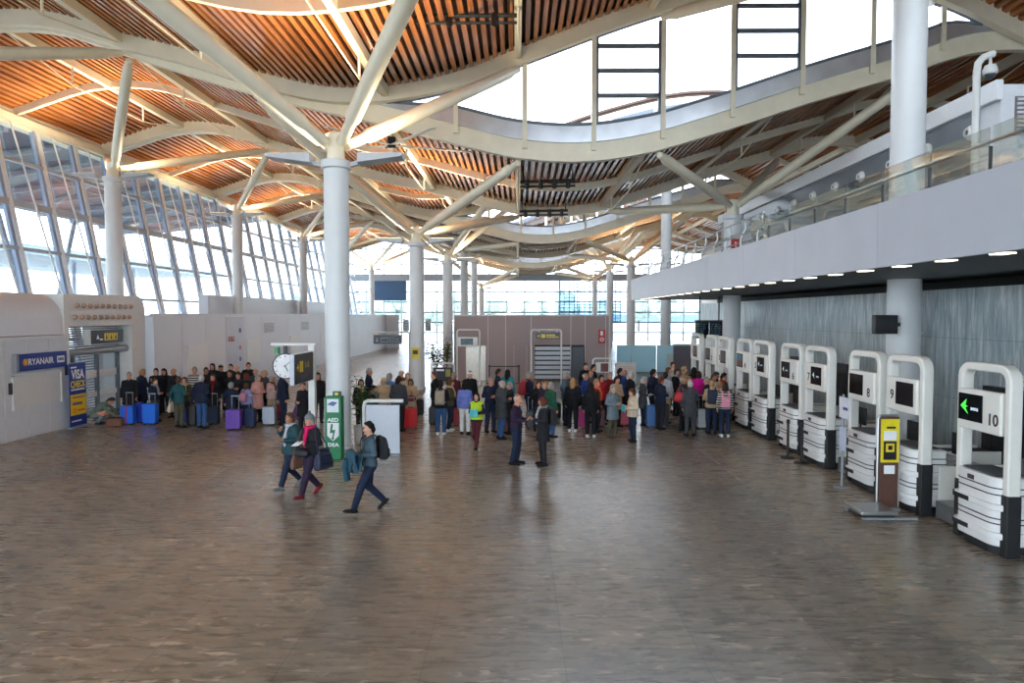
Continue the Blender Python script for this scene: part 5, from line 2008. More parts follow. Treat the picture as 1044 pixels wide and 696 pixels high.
# ------------------------------------------------------------------ luggage and bags
def suitcase(loc, w, h, d, rz, c, label, handle=True, ribs=0, strap=None, tilt=None, group=None, shiny=True):
    t = empty('suitcase', loc, math.radians(rz), label, 'suitcase', group)
    if tilt:
        t.rotation_euler = (math.radians(tilt[0]), math.radians(tilt[1]), math.radians(rz))
    m = mat('case_%d_%d_%d' % c, c, .35 if shiny else .8, var=.06)
    z0 = .05
    b = MB()
    b.prism(rrect(w, h, .05, 4, 0, z0 + h / 2), lambda u, v, a: (u, a, v), -d / 2, d / 2)
    for i in range(ribs):
        x = -w / 2 + w * (i + 1) / (ribs + 1)
        b.box(x - .012, x + .012, -d / 2 - .008, d / 2 + .008, z0 + .06, z0 + h - .06)
    b.build('shell', m, t, bevel=.02)
    sm = MB().prism(rrect(w + .006, h + .006, .05, 4, 0, z0 + h / 2), lambda u, v, a: (u, a, v), -.008, .008)
    sm.build('zip_seam', mat('seam_dark', (34, 34, 38), .6), t)
    for sx in (-1, 1):
        for sy in (-1, 1):
            wh = MB().tube((sx * (w / 2 - .06) - .018, sy * (d / 2 - .05), .03), (sx * (w / 2 - .06) + .018, sy * (d / 2 - .05), .03), .03, n=12)
            wh.box(sx * (w / 2 - .06) - .024, sx * (w / 2 - .06) + .024, sy * (d / 2 - .05) - .02, sy * (d / 2 - .05) + .02, .035, .06)
            wh.build('wheel', bumper_m, t)
    MB().path([(-.07, 0, z0 + h), (-.06, 0, z0 + h + .025), (.06, 0, z0 + h + .025), (.07, 0, z0 + h)], .011, 6).build('carry_handle', bumper_m, t)
    if handle:
        k = MB()
        top = z0 + h + (.42 if h < .62 else .32)
        for sx in (-1, 1):
            k.tube((sx * w * .24, d / 2 - .03, z0 + h - .02), (sx * w * .24, d / 2 - .03, top), .009, n=6)
        k.box(-w * .24 - .015, w * .24 + .015, d / 2 - .045, d / 2 - .015, top - .01, top + .02)
        k.build('telescopic_handle', grey_steel, t)
    if strap:
        MB().box(-.022, .022, -d / 2 - .012, d / 2 + .012, z0 - .004, z0 + h + .008).build('strap', mat('strap_%d' % strap[0], strap, .7), t)
    return t


def on_person(p, name, label, cat, dz=0.0):
    """an item carried by a person: own top-level object at the person's place"""
    t = empty(name, p.location, p.rotation_euler.z, label, cat)
    t.scale = p.scale
    return t


def backpack(p, c, label, pocket=None, drop=0.0, w=.30, h=.46):
    t = on_person(p, 'backpack', label, 'backpack')
    m = mat('pack_%d_%d_%d' % c, c, .75, var=.12)
    z0 = .98 - drop
    prof = [(.150, z0 + .02), (.30, z0), (.335, z0 + .06), (.33, z0 + h * .6), (.29, z0 + h * .93), (.22, z0 + h), (.155, z0 + h - .02)]
    MB().prism(prof, lambda u, v, a: (a, u, v), -w / 2, w / 2).build('pack_body', m, t, bevel=.045)
    MB().prism([(.335, z0 + .05), (.375, z0 + .06), (.37, z0 + h * .45), (.33, z0 + h * .5)], lambda u, v, a: (a, u, v), -w * .36, w * .36).build('front_pocket', mat('pocket_%d_%d_%d' % (pocket or c), pocket or c, .75, var=.12), t, bevel=.02)
    for s in (-1, 1):
        MB().sweep([(s * .10, .16, z0 + h - .06), (s * .105, .09, 1.475), (s * .11, -.02, 1.475), (s * .12, -.125, 1.40), (s * .135, -.155, 1.24), (s * .155, -.12, 1.10), (s * .14, .16, z0 + .06)], .045, .012, side=(1, 0, 0)).build('shoulder_strap', m, t)
    return t


def handbag(p, c, label, side=1, strap_to=True, z=.80, w=.28, h=.22, d=.11, y=.0, x=None, name='handbag'):
    t = on_person(p, name, label, 'bag')
    m = mat('bag_%d_%d_%d' % c, c, .6, var=.12)
    x = side * .30 if x is None else x
    G = Field((x - d, y - w * .8, z - .06), (x + d, y + w * .8, z + h + .1), .014)
    q, r1, r0 = d / (2 * .05), .05, .042      # soft slumped sides, narrower mouth
    for f_, rr_ in ((.0, r1), (.25, r1 * 1.1), (.5, r1), (.75, r0), (1.0, r0 * .7)):
        zz = z + .05 + (h - .08) * f_
        hw = w / 2 - .04 - .05 * f_ ** 2
        G.caps((x, y - hw, zz), (x, y + hw, zz - .015 * f_), rr_, rr_ * .96, .05, q)
    add_child('bag_body', np_mesh('bag_body', *G.surface(), [m]), m, t)
    MB().box(x - d * .2, x + d * .2, y - w * .32, y + w * .32, z + h - .005, z + h + .012).build('zip_band', m, t, bevel=.005)
    top = (side * .15, 0.0, 1.485) if strap_to else (x, y, z + h + .16)
    MB().path([(x, y - w * .4, z + h * .9), (top[0] + (x - top[0]) * .25, top[1] - .05, top[2] - (.12 if strap_to else .02)), top, (top[0] + (x - top[0]) * .25, top[1] + .06, top[2] - (.12 if strap_to else .02)), (x, y + w * .4, z + h * .9)], .012, 6).build('strap', m, t)
    return t
# ------------------------------------------------------------------ who stands where: pixel of the head's top, stature, facing
PEOPLE = []
def who(px, py, h, face, label, **k):
    PEOPLE.append(dict(px=px, py=py, h=h, face=face, label=label, **k))

# --- queue by the entrance door
who(131.5, 380, 1.72, 20, 'grey-haired person in a black coat at the door end of the entrance queue', top='coat', tc='black', hair='short', hc='h_grey')
who(131, 388.5, 1.42, 0, 'woman in a dark jacket with a rust patterned scarf behind the red-strapped blue suitcase', pose='hands', tc='dark', hair='long', hc='h_dark', scarf='scarf_rust')
who(144.5, 379, 1.74, 150, 'person in a navy coat with tan hair behind the blue suitcases', pose='phone', top='coat', tc='navy', bc='navy', hair='short', hc='h_straw')
who(159, 377.5, 1.72, 10, 'dark-haired man in black behind the person in a checked dark jacket', tc='black', hair='short', hc='h_dark')
who(157.5, 386, 1.49, 70, 'person in a dark navy jacket facing the queue beside the big plain blue suitcase', pose='hands', tc='navy', bc='olive', hair='short', hc='h_brown', scarf='grey')
who(167.5, 376.5, 1.68, 0, 'woman with long black hair and a black jacket facing out of the entrance queue', tc='black', hair='long', hc='h_black', pose='hands')
who(177, 375.5, 1.78, -10, 'balding man in an open black jacket standing tall in the entrance queue', tc='black', hair='bald', hc='h_grey', scarf=None)
who(182, 384.5, 1.66, 170, 'person in a teal jacket and olive trousers seen from behind, holding a cream bag', tc='teal', bc='olive', hair='short', hc='h_brown', pose='case')
who(188, 385, 1.62, 20, 'brown-haired woman with a tan scarf next to the teal jacket', tc='olive', hair='bob', hc='h_brown', scarf='beige', pose='hands')
who(198.5, 374.5, 1.78, 10, 'man in a striped knitted sweater in the entrance queue', top='sweater', tc='stripe', hair='short', hc='h_grey')
who(210, 375.5, 1.72, 30, 'dark-haired man in a dark jacket just behind the navy-jacketed man in jeans', tc='dark', hair='short', hc='h_dark')
who(205, 382.5, 1.74, 165, 'man in a navy jacket and light blue jeans seen from behind in the entrance queue', top='puffer', tc='navy', bc='jeans', hair='short', hc='h_lgrey', pose='case')
who(217, 381.5, 1.66, 10, 'brown-haired woman in a black coat with a red scarf by the entrance queue', top='coat', tc='black', hair='bob', hc='h_brown', scarf='dkred')
who(216.5, 370.5, 1.78, 0, 'tall dark-haired person in black in the back row before the lilac poster panel', tc='black', hair='bob', hc='h_black')
who(225, 372, 1.76, 40, 'dark-capped person in black in the back row of the entrance queue', tc='black', hair='cap', hc='black')
who(235.3, 371.5, 1.74, 0, 'dark-haired man in black, middle of the back row of the entrance queue', tc='dark', hair='short', hc='h_dark')
who(241.7, 372.5, 1.75, -20, 'balding grey man in black in the back row of the entrance queue', tc='black', hair='bald', hc='h_lgrey')
who(253.4, 370.5, 1.80, 20, 'black-haired man in a black puffer, tallest in the back row', top='puffer', tc='black', hair='short', hc='h_black')
who(234.5, 378, 1.70, -15, 'dark-haired person in black between the grey short-haired woman and the back row', tc='black', hair='short', hc='h_black')
who(243, 380, 1.66, 5, 'woman in a dark jacket with a light cross strap', tc='dark', hair='bob', hc='h_dark', pose='hands')
who(251, 380.5, 1.66, 175, 'auburn-haired woman in black seen from behind', tc='black', hair='bob', hc='h_red')
who(235.3, 390, 1.47, 170, 'short grey-haired woman in a navy coat seen from behind at the purple suitcase', top='coat', tc='navy', hair='curly', hc='h_grey', pose='case')
who(251, 391.5, 1.40, 170, 'small person in a lavender jacket seen from behind at the dark blue suitcase', tc='lavender', hair='bob', hc='h_brown', bc='dkjeans')
who(260.5, 377.5, 1.72, 10, 'grey-haired old man behind the woman in dusty pink', tc='dkgrey', hair='bald', hc='h_grey')
who(262.4, 383, 1.64, 60, 'woman in a dusty pink coat in the entrance queue', top='longcoat', tc='pink', hair='bob', hc='h_grey', pose='hands')
who(269.5, 380.5, 1.68, -30, 'fair-haired person in grey between the two pink coats', tc='dkgrey', hair='curly', hc='h_blond')
who(276.7, 385, 1.52, 75, 'woman in a pale pink quilted coat at the silver suitcase', top='puffer', tc='palepink', bc='beige', hair='bob', hc='h_lgrey', pose='hands', scarf='brown')
who(288, 379, 1.80, 120, 'burly person in a dark navy puffer behind the clock', top='puffer', tc='navy', bc='navy', hair='short', hc='h_dark', wide=1.12)
who(309, 390, 1.62, -20, 'person in a black coat holding the tilted purple suitcase behind the sign post', top='coat', tc='black', hair='short', hc='h_dark', pose='case')
who(324, 380, 1.72, 20, 'dark-haired woman in black half hidden at the edge of the big column', tc='black', hair='bob', hc='h_black')

# --- group between the two middle columns
who(376, 375.5, 1.78, 90, 'grey-haired man in a navy jacket before the shiny corridor', tc='navy', hair='short', hc='h_grey')
who(368, 386.5, 1.64, 20, 'dark-haired woman in a black jacket beside the leafy tree', tc='black', hair='bob', hc='h_black', scarf='cream')
who(381, 393.5, 1.55, 60, 'short person in dark clothes with a grey scarf above the pale panel', tc='dark', hair='short', hc='h_dark', scarf='grey')
who(391, 385, 1.66, 175, 'blond woman in a beige coat seen from behind above the pale panel', top='puffer', tc='beige', hair='bob', hc='h_blond')
who(397, 380.5, 1.72, 150, 'grey-haired person in a slate blue jacket beside the blond woman', tc='sky', hair='bob', hc='h_grey')
who(409, 378.5, 1.76, -20, 'ruddy bald man in brown beyond the red suitcase', tc='brown', hair='bald', hc='h_brown')
who(415.5, 380.5, 1.70, 30, 'fair grey-haired person in a cream jacket beside the bald man', tc='cream', hair='short', hc='h_blond')
who(406.5, 384, 1.74, 170, 'man in a dark grey-green jacket seen from behind the pale panel', top='puffer', tc='dkgrey', hair='short', hc='h_dark')
who(418.5, 386, 1.57, 10, 'brown-haired woman in a beige coat with a dark red bag behind the red suitcase', top='coat', tc='beige', bc='black', hair='bob', hc='h_brown', pose='hands')
who(443, 379.5, 1.74, -80, 'man in a black jacket facing the corridor behind the beige backpack', tc='black', hair='short', hc='h_brown')
who(449.5, 388.5, 1.66, 178, 'dark-haired person in a black jacket and blue jeans seen from behind', tc='black', bc='jeans', hair='short', hc='h_black', shoes='white', pose='hands')
who(458.5, 386.5, 1.66, 100, 'brown-haired woman with a beige scarf and jeans next to the lilac jacket', tc='olive', bc='dkjeans', hair='bob', hc='h_brown', scarf='beige', pose='hands', shoes='white')
who(463, 380, 1.70, -30, 'grey-haired person in dark red behind the woman with the beige scarf', tc='maroon', hair='short', hc='h_grey')
who(474, 389.5, 1.62, 172, 'black-haired woman in a lilac jacket and white trousers seen from behind', tc='lilac', bc='white', hair='bob', hc='h_black')
who(479, 378.5, 1.76, 20, 'person in a black coat and pale cap behind the lilac jacket', top='coat', tc='black', hair='cap', hc='white')
who(500, 384.5, 1.74, 25, 'grey-haired man in a dark sweater and jeans with folded hands', top='sweater', tc='navy', bc='dkjeans', hair='short', hc='h_grey', pose='hands')
who(508, 376.5, 1.76, 100, 'dark-haired person in navy behind the woman with the teal scarf', tc='navy', hair='short', hc='h_dark')
who(517.5, 377.5, 1.70, 160, 'woman with long dark hair and a teal scarf seen from behind', tc='teal2', hair='long', hc='h_black')
who(511, 387.5, 1.76, 120, 'bald man in a dark grey jacket and blue jeans seen from behind', top='coat', tc='dkgrey', bc='jeans', hair='bald', hc='h_lgrey', pose='hands')
who(520, 390, 1.60, -70, 'woman in a black jacket facing the bald man in jeans', tc='black', hair='short', hc='h_grey', pose='talk')
who(539.5, 379.5, 1.78, 110, 'grey-haired man in a dark navy jacket carrying a red backpack', tc='navy', bc='dkjeans', hair='short', hc='h_grey')
who(549, 391, 1.60, 10, 'brown-haired woman in a black jacket behind the couple who face each other', tc='black', hair='bob', hc='h_brown', pose='hands')
who(556, 390.5, 1.62, -20, 'fair person in black next to the man in the green-edged jacket', tc='plum', hair='short', hc='h_straw')
who(561.5, 390, 1.66, 130, 'grey-haired man in a dark green jacket and jeans', tc='green', bc='jeans', hair='short', hc='h_grey')

# --- queue before the kiosk
who(576.6, 379.5, 1.78, 100, 'grey-haired man in a slate jacket and jeans holding a black suitcase', tc='slate', bc='dkjeans', hair='short', hc='h_grey', pose='case')
who(584, 385.5, 1.70, 165, 'woman with long strawberry blonde hair and a black puffer seen from behind', top='puffer', tc='black', bc='black', hair='long', hc='h_straw', shoes='white')
who(597, 371, 1.78, 20, 'dark-jacketed person farthest back before the dark kiosk door', tc='black', hair='short', hc='h_brown')
who(605, 372, 1.76, 60, 'person in navy farthest back beside the no-entry panel', tc='navy', hair='short', hc='h_dark')
who(596.7, 381, 1.72, 60, 'bald man in a blue jacket in the kiosk queue', tc='blue', hair='bald', hc='h_white')
who(602.5, 377.5, 1.72, -20, 'brown-haired person in dark clothes behind the bald man in blue', tc='dkgrey', hair='short', hc='h_straw')
who(602.5, 390.5, 1.64, 175, 'woman with long dark hair in black at the magenta suitcase', tc='black', bc='black', hair='long', hc='h_black', shoes='white')
who(608, 387, 1.66, 60, 'red-haired woman with an orange scarf in the kiosk queue', tc='rust', hair='short', hc='h_straw', scarf='orange')
who(613, 383, 1.68, 30, 'woman in a bright red jacket in the kiosk queue', tc='red', hair='bob', hc='h_dark')
who(622, 379.5, 1.70, 20, 'grey-haired person in a dark red jacket beside the red jacket', tc='dkred', hair='short', hc='h_grey')
who(628.5, 383.5, 1.68, 30, 'brown-haired woman in a tan coat behind the man in tweed', top='coat', tc='beige', hair='bob', hc='h_dark', pose='hands')
who(632, 376.5, 1.74, 100, 'dark-haired person in black beside the white counter', tc='black', hair='short', hc='h_black')
who(636.5, 376.5, 1.76, 90, 'bald man in a blue jacket facing the white counter', tc='blue', hair='bald', hc='h_grey')
who(643, 380.5, 1.74, 110, 'grey-haired man in a black jacket behind the cream-coated woman', tc='black', hair='short', hc='h_lgrey')
who(655.6, 384.5, 1.62, 90, 'grey-haired man in a dark grey coat leaning on the large blue suitcase', top='coat', tc='dkgrey', hair='short', hc='h_lgrey', pose='case')
who(666, 378.5, 1.80, 110, 'black-haired man in a navy puffer behind the large blue suitcase', top='puffer', tc='navy', hair='short', hc='h_black')
who(673.5, 383.5, 1.70, 120, 'auburn-haired woman in a navy jacket by the upright black suitcase', tc='navy', hair='short', hc='h_red', pose='hands')
who(678.5, 380.5, 1.74, 150, 'dark-haired person in a light grey jacket and beige trousers', tc='ltgrey', bc='beige', hair='short', hc='h_dark')

# --- crowd at the check-in desks
who(681.5, 374.5, 1.72, 60, 'brown-haired woman in a white top far back in the check-in crowd', tc='ltgrey', hair='bob', hc='h_brown')
who(686, 369.5, 1.74, 20, 'dark-bunned woman in cream standing before the grey wall', tc='cream', hair='bun', hc='h_black')
who(690, 376, 1.72, 40, 'dark-haired woman in a black and grey scarf in the check-in crowd', tc='black', hair='bob', hc='h_dark', scarf='grey')
who(697.5, 374, 1.70, 60, 'blond woman in a tan coat far back at the check-in desks', tc='beige', hair='curly', hc='h_blond')
who(707.5, 374.5, 1.72, 170, 'woman with long dark hair beside the magenta jacket', tc='black', hair='long', hc='h_black')
who(712.5, 378.5, 1.70, 160, 'woman in a vivid magenta jacket in the check-in crowd', tc='magenta', hair='bob', hc='h_dark')
who(696, 383.5, 1.74, 60, 'balding grey man in a dark jacket with a red bag', tc='dkgrey', bc='black', hair='bald', hc='h_lgrey')
who(702, 384, 1.66, 40, 'red-haired person between the balding man and the grey-haired woman', tc='olive', hair='curly', hc='h_straw')
who(704, 388.5, 1.68, 178, 'grey-haired person in a charcoal coat and trousers seen from behind', top='coat', tc='dkgrey', bc='dkgrey', hair='short', hc='h_lgrey', pose='phone')
who(721, 385.5, 1.64, -100, 'grey-haired man in a navy puffer behind the silver suitcase', top='puffer', tc='navy', hair='short', hc='h_grey')
who(727.5, 383.5, 1.70, 30, 'brown-haired person in white between the navy puffer and the desks', tc='ltgrey', hair='short', hc='h_brown')
who(725.8, 389.5, 1.66, 170, 'sandy-haired woman in beige carrying a navy backpack, in jeans', tc='beige', bc='dkjeans', hair='short', hc='h_straw', pose='hands')
who(733.5, 391, 1.60, 150, 'person in a cream puffer jacket beside the navy backpack', top='puffer', tc='cream', bc='olive', hair='bob', hc='h_straw')
who(737, 383.5, 1.70, 80, 'person in a rust red jacket at the desks', top='puffer', tc='rust', hair='short', hc='h_black', pose='hands')
who(730, 380.5, 1.70, 60, 'person in a black hat beside the rust red jacket', tc='black', hair='cap', hc='black')
who(739.5, 391, 1.62, 170, 'woman in a grey striped sweater carrying a pink backpack, in jeans', top='sweater', tc='stripe', bc='dkjeans', hair='bob', hc='h_dark', shoes='white')

# --- people out on the open floor (placed by their feet)
who(486, 0, 1.56, -15, 'woman in a yellow vest walking with a turquoise folder and maroon trousers', fy=458, pose='walk_hold', top='jacket', tc='dark', bc='maroon', hair='long', hc='h_black', wide=.9)
who(526.5, 0, 1.72, 75, 'bald man in a plum sweater facing the woman with the black backpack', fy=473, pose='hands', top='sweater', tc='plum', bc='dkjeans', hair='bald', hc='h_lgrey', wide=1.06)
who(553.5, 0, 1.68, -80, 'woman in a black coat with a grey scarf and backpack facing the bald man', fy=474, pose='talk', top='coat', tc='dark', bc='dark', hair='bob', hc='h_red', scarf='ltgrey')
who(624.5, 0, 1.60, 35, 'man in a grey tweed jacket and olive trousers in front of the kiosk queue', fy=446.5, pose='hands', top='coat', tc='tweed', bc='olive', hair='short', hc='h_grey', shoes='brown')
who(645, 0, 1.54, -75, 'small woman in a cream jacket and dark trousers holding a turquoise folder', fy=450, pose='hands', top='puffer', tc='cream', bc='dkjeans', hair='curly', hc='h_brown')
who(102, 0, 1.66, 100, 'person in a grey-green jacket squatting over a bag by the sliding door', fy=433, pose='squat', top='jacket', tc='greygreen', bc='grey', hair='short', hc='h_dark')
who(297, 0, 1.62, -35, 'woman in a dark teal jacket and jeans walking with a hand at her chest', fy=498, pose='walk_phone', top='puffer', tc='tealcoat', bc='dkjeans', hair='bob', hc='h_brown', shoes='grey')
who(317, 0, 1.68, -30, 'woman in black with a pink sweater and grey pompom cap walking with papers', fy=506, pose='walk_hold', top='jacket', tc='dark', bc='plum', hair='knit', hc='grey', scarf='hotpink', shoes='dkred')
who(377.5, 0, 1.68, -62, 'young man in a slate sweater with a black backpack with a jacket over his arm', fy=521, pose='walk_hold', top='sweater', tc='slate', bc='dkjeans', hair='short', hc='h_black', shoes='black', skin=0)

for p in PEOPLE:
    if p.get('fy'):
        g = at_z(p['px'], p['fy'], 0)
    else:
        g = at_z(p['px'], p['py'], p['h'])
    p['g'] = Vector((g.x, g.y, 0))
CASE_SPOTS = [(131, 432.5), (153.8, 432.5), (143, 431), (187.5, 432), (197, 434), (218, 432.5), (239, 438), (255.5, 435.5), (275, 433), (284.5, 428), (302, 428), (418.3, 437), (465.5, 434), (441, 433), (516, 436.5), (540.5, 437), (568, 427), (577, 431), (592.5, 436), (613, 435), (636, 434), (665, 435.5), (677, 434), (715, 437)]
SPOTS = [Vector((*at_z(a, b)[:2], 0)) for a, b in CASE_SPOTS]
# nobody stands inside anybody else: push the one behind farther along the line of sight
order = sorted(range(len(PEOPLE)), key=lambda i: (0 if PEOPLE[i].get('fy') else 1, PEOPLE[i]['g'].y))
for _ in range(30):
    moved = False
    for a in range(len(order)):
        for b in range(a + 1, len(order)):
            A, B = PEOPLE[order[a]], PEOPLE[order[b]]
            if (A['g'] - B['g']).length < .55:
                far = B if (B['g'].y >= A['g'].y and not B.get('fy')) or A.get('fy') else A
                d = Vector((far['g'].x, far['g'].y, 0)).normalized()
                far['g'] = far['g'] + d * .12
                moved = True
    for p in PEOPLE:
        for c in SPOTS:
            if (p['g'] - c).length < .40 and not p.get('fy'):
                d = Vector((p['g'].x, p['g'].y, 0)).normalized()
                p['g'] = p['g'] + d * (.06 if p['g'].y >= c.y - .1 else -.06)
                moved = True
    if not moved:
        break
BY = {}
for p in PEOPLE:
    k = {x: p[x] for x in p if x not in ('px', 'py', 'fy', 'face', 'label', 'g', 'h')}
    BY[p['label']] = person(p['g'], p['face'], p['label'], h=p['h'], **k)


def find(s):
    r = [o for l, o in BY.items() if s in l]
    assert len(r) == 1, (s, len(r))
    return r[0]


# ------------------------------------------------------------------ what they carry
v = find('yellow vest')
vm = get(('vest',), lambda: jacket_mesh(POSES['walk_hold'], 'vest', .02, puff=.012, collar=False, arms=False))
add_child('vest', vm, cloth('vest', .6), v)
fo = on_person(v, 'folder', 'turquoise folder held by the woman in the yellow vest', 'folder')
MB().box(-.13, .15, -.335, -.315, 1.02, 1.24).build('cover', mat('folder_turq', (60, 170, 176), .4), fo, bevel=.004)
MB().box(-.12, .14, -.315, -.309, 1.03, 1.245).build('paper', letter_white, fo)
s = find('small woman in a cream')
fo = on_person(s, 'folder', 'turquoise folder held by the small woman in cream', 'folder')
MB().box(-.14, .14, -.34, -.32, .98, 1.2).build('cover', mat('folder_turq', (60, 170, 176), .4), fo, bevel=.004)
MB().box(-.13, .13, -.32, -.314, .99, 1.205).build('paper', letter_white, fo)

backpack(find('woman in a black coat with a grey scarf'), (28, 28, 32), 'black backpack worn by the woman in the black coat out on the floor', (60, 60, 64))
backpack(find('carrying a red backpack'), (140, 30, 36), 'red backpack worn by the grey-haired man in navy')
backpack(find('navy backpack, in jeans'), (30, 36, 60), 'navy backpack worn by the sandy-haired woman in beige')
backpack(find('pink backpack, in jeans'), (214, 140, 160), 'small pink backpack worn by the woman in the striped sweater', drop=.02, h=.36, w=.26)
backpack(find('young man in a slate'), (30, 32, 38), 'black backpack worn by the striding young man', (44, 46, 52))
backpack(find('dark-haired person in a black jacket and blue jeans'), (150, 138, 122), 'beige backpack worn by the person in black with blue jeans')
backpack(find('small person in a lavender'), (186, 130, 150), 'dull pink backpack worn by the small person in lavender', h=.36, w=.26)
handbag(find('lilac jacket and white'), (34, 36, 52), 'dark shoulder bag of the woman in the lilac jacket', side=-1)
handbag(find('balding grey man in a dark jacket with a red'), (196, 34, 50), 'bright red bag on the balding man in the check-in crowd', side=-1, z=.92, w=.3, h=.3)
handbag(find('beige coat with a dark red bag'), (120, 36, 46), 'dark red bag held before a beige coat', x=.02, y=-.30, z=.92, w=.14, h=.2, d=.26, strap_to=False)
handbag(find('holding a cream bag'), (206, 192, 166), 'cream tote bag of the person in the teal jacket', side=1, x=.36, y=-.08, z=.5, w=.3, h=.32, strap_to=False)
w2 = find('pompom cap')
handbag(w2, (32, 38, 62), 'large navy bag hanging from the arm of the woman in the pompom cap', side=1, x=.34, y=.03, z=.60, w=.42, h=.42, d=.18)
handbag(w2, (112, 76, 62), 'brown bag carried by the woman in the pompom cap', side=-1, x=-.32, y=-.08, z=.55, w=.28, h=.34, d=.1)
handbag(w2, (30, 30, 36), 'black belt bag at the waist of the woman in the pompom cap', x=.0, y=-.235, z=.86, w=.12, h=.18, d=.28, strap_to=False)
pp = on_person(w2, 'paper', 'white sheet of paper held by the woman in the pompom cap', 'paper')
MB().add([(-.12, -.40, 1.10), (.10, -.42, 1.13), (.10, -.27, 1.20), (-.12, -.25, 1.17), (-.12, -.398, 1.103), (.10, -.418, 1.133), (.10, -.268, 1.203), (-.12, -.248, 1.173)], [(0, 1, 2, 3), (7, 6, 5, 4), (0, 4, 5, 1), (1, 5, 6, 2), (2, 6, 7, 3), (3, 7, 4, 0)]).build('sheet', letter_white, pp)
w1 = find('dark teal jacket')
add_child('shirt', get(('shirt1',), lambda: scarf_mesh({**POSES['walk_phone'], 'chest': POSES['walk_phone']['chest'] + V(0, .0, -.06)}, 'shirt')), cloth('ltgrey'), w1)
ym = find('young man in a slate')
jk = on_person(ym, 'draped_jacket', 'dark teal jacket draped over the forearm of the striding young man', 'jacket')
dm = MB()
NU, NV = 26, 34
for side in (0, 1):          # cloth draped over the forearm: outer and inner face
    off = .012 * side
    vs = []
    for i in range(NU + 1):
        u = i / NU
        x = -.20 + .46 * u
        y0 = -.335 + .05 * u
        Lf = .36 + .13 * math.sin(1.2 + 5.2 * u) + .05 * math.sin(17 * u)
        Lb = .24 + .06 * math.sin(7 * u + 2)
        for j in range(NV + 1):
            v = 2 * j / NV - 1
            if abs(v) < .3:
                a_ = v / .3 * PI / 2
                p = Vector((x, y0 + (.078 - off) * math.sin(a_), 1.125 + (.07 - off) * math.cos(a_)))
            else:
                h_ = (abs(v) - .3) / .7
                sg = 1 if v > 0 else -1
                L_ = Lb if v > 0 else Lf
                rip = .032 * h_ * math.sin(21 * u + 2.2 * sg + 1.5 * h_) + .016 * h_ * math.sin(43 * u + h_ * 3)
                p = Vector((x + .05 * h_ * (u - .5) - .03 * h_ * (v < 0), y0 + sg * (.078 - off) + rip - sg * .03 * h_, 1.125 - h_ * L_))
            vs.append(p)
    fs = []
    for i in range(NU):
        for j in range(NV):
            k = i * (NV + 1) + j
            fs.append((k, k + 1, k + NV + 2, k + NV + 1))
    dm.add(vs, fs)
n0 = (NU + 1) * (NV + 1)
rim = [i * (NV + 1) for i in range(NU + 1)] + [NU * (NV + 1) + j for j in range(1, NV + 1)] + [i * (NV + 1) + NV for i in range(NU - 1, -1, -1)] + [j for j in range(NV - 1, 0, -1)]
for q, r in zip(rim, rim[1:] + rim[:1]):
    dm.f.append((q, r, r + n0, q + n0))
    dm.mi.append(0)
dm.build('draped_cloth', mat('cloth_draped', (34, 74, 92), .85, var=.14, vscale=9), jk, smooth=80)
MB().path([(-.13, -.42, 1.02), (-.15, -.44, .86), (-.13, -.43, .70), (-.14, -.41, .60)], [.05, .055, .05, .045], 12).build('hanging_sleeve', mat('cloth_draped', (34, 74, 92)), jk)
ph = find('charcoal coat and trousers')
sq = find('squatting over')
bg_ = empty('open_bag', (sq.location.x + .62, sq.location.y - .2, 0), .2, 'open brown bag on the floor before the squatting person', 'bag')
MB().prism(rrect(.5, .3, .08), lambda u, v_, a: (u, v_, a), .0, .26).build('bag_body', mat('bag_brown', (110, 66, 42), .6, var=.2), bg_, bevel=.03)
MB().box(-.2, .2, -.1, .1, .26, .29).build('opening', mat('bag_dark', (40, 30, 26), .7), bg_)
MB().path([(-.15, .0, .26), (-.1, -.12, .38), (.1, -.12, .38), (.15, 0, .26)], .014, 6).build('strap', mat('bag_brown', (110, 66, 42), .6), bg_)

# ------------------------------------------------------------------ suitcases (pixel of the foot, width and height in pixels)
F_PX = 700.0


def case_at(px, py, wpx, hpx, c, label, rz=0, d=.26, **k):
    g = at_z(px, py, 0)
    sc = g.y / F_PX
    suitcase((g.x, g.y, 0), wpx * sc, hpx * sc, d, rz, c, label, **k)


case_at(131, 432.5, 13.5, 18, (24, 96, 208), 'bright blue suitcase with a red strap beside the squatting person', strap=(176, 52, 66))
case_at(153.8, 432.5, 13.5, 20, (22, 104, 214), 'bright blue plain suitcase, largest in the entrance queue')
case_at(143, 431, 7.5, 20, (26, 46, 150), 'narrow deep blue suitcase between the two bright blue ones', d=.2, handle=False)
case_at(187.5, 430.5, 10, 18, (24, 60, 140), 'blue suitcase behind the olive trousers of the teal-jacketed person', handle=False)
case_at(197, 434, 8, 20, (34, 26, 28), 'dark suitcase between the teal jacket and the light blue jeans', handle=False)
case_at(218, 432.5, 11, 17, (34, 44, 66), 'dark navy soft suitcase beside the light blue jeans', shiny=False)
case_at(239, 438, 15, 19.5, (88, 40, 150), 'vivid purple suitcase in front of the entrance queue', ribs=2)
case_at(255.5, 435.5, 10, 18, (36, 50, 84), 'dark blue suitcase beside the vivid purple one', shiny=False)
case_at(275, 433, 12.5, 17.5, (170, 178, 190), 'silver ribbed suitcase of the woman in pale pink', ribs=4)
case_at(284.5, 428, 5, 15, (120, 34, 40), 'narrow dark red suitcase behind the silver one', d=.2, handle=False)
case_at(302, 428, 11, 17, (86, 38, 104), 'tilted purple suitcase behind the sign post', tilt=(0, 22))
case_at(418.3, 437, 14.5, 20, (206, 28, 32), 'bright red ribbed suitcase near the pale panel', ribs=4)
case_at(428.5, 424, 7, 16, (28, 28, 32), 'black suitcase standing behind the bright red ribbed one', handle=False)
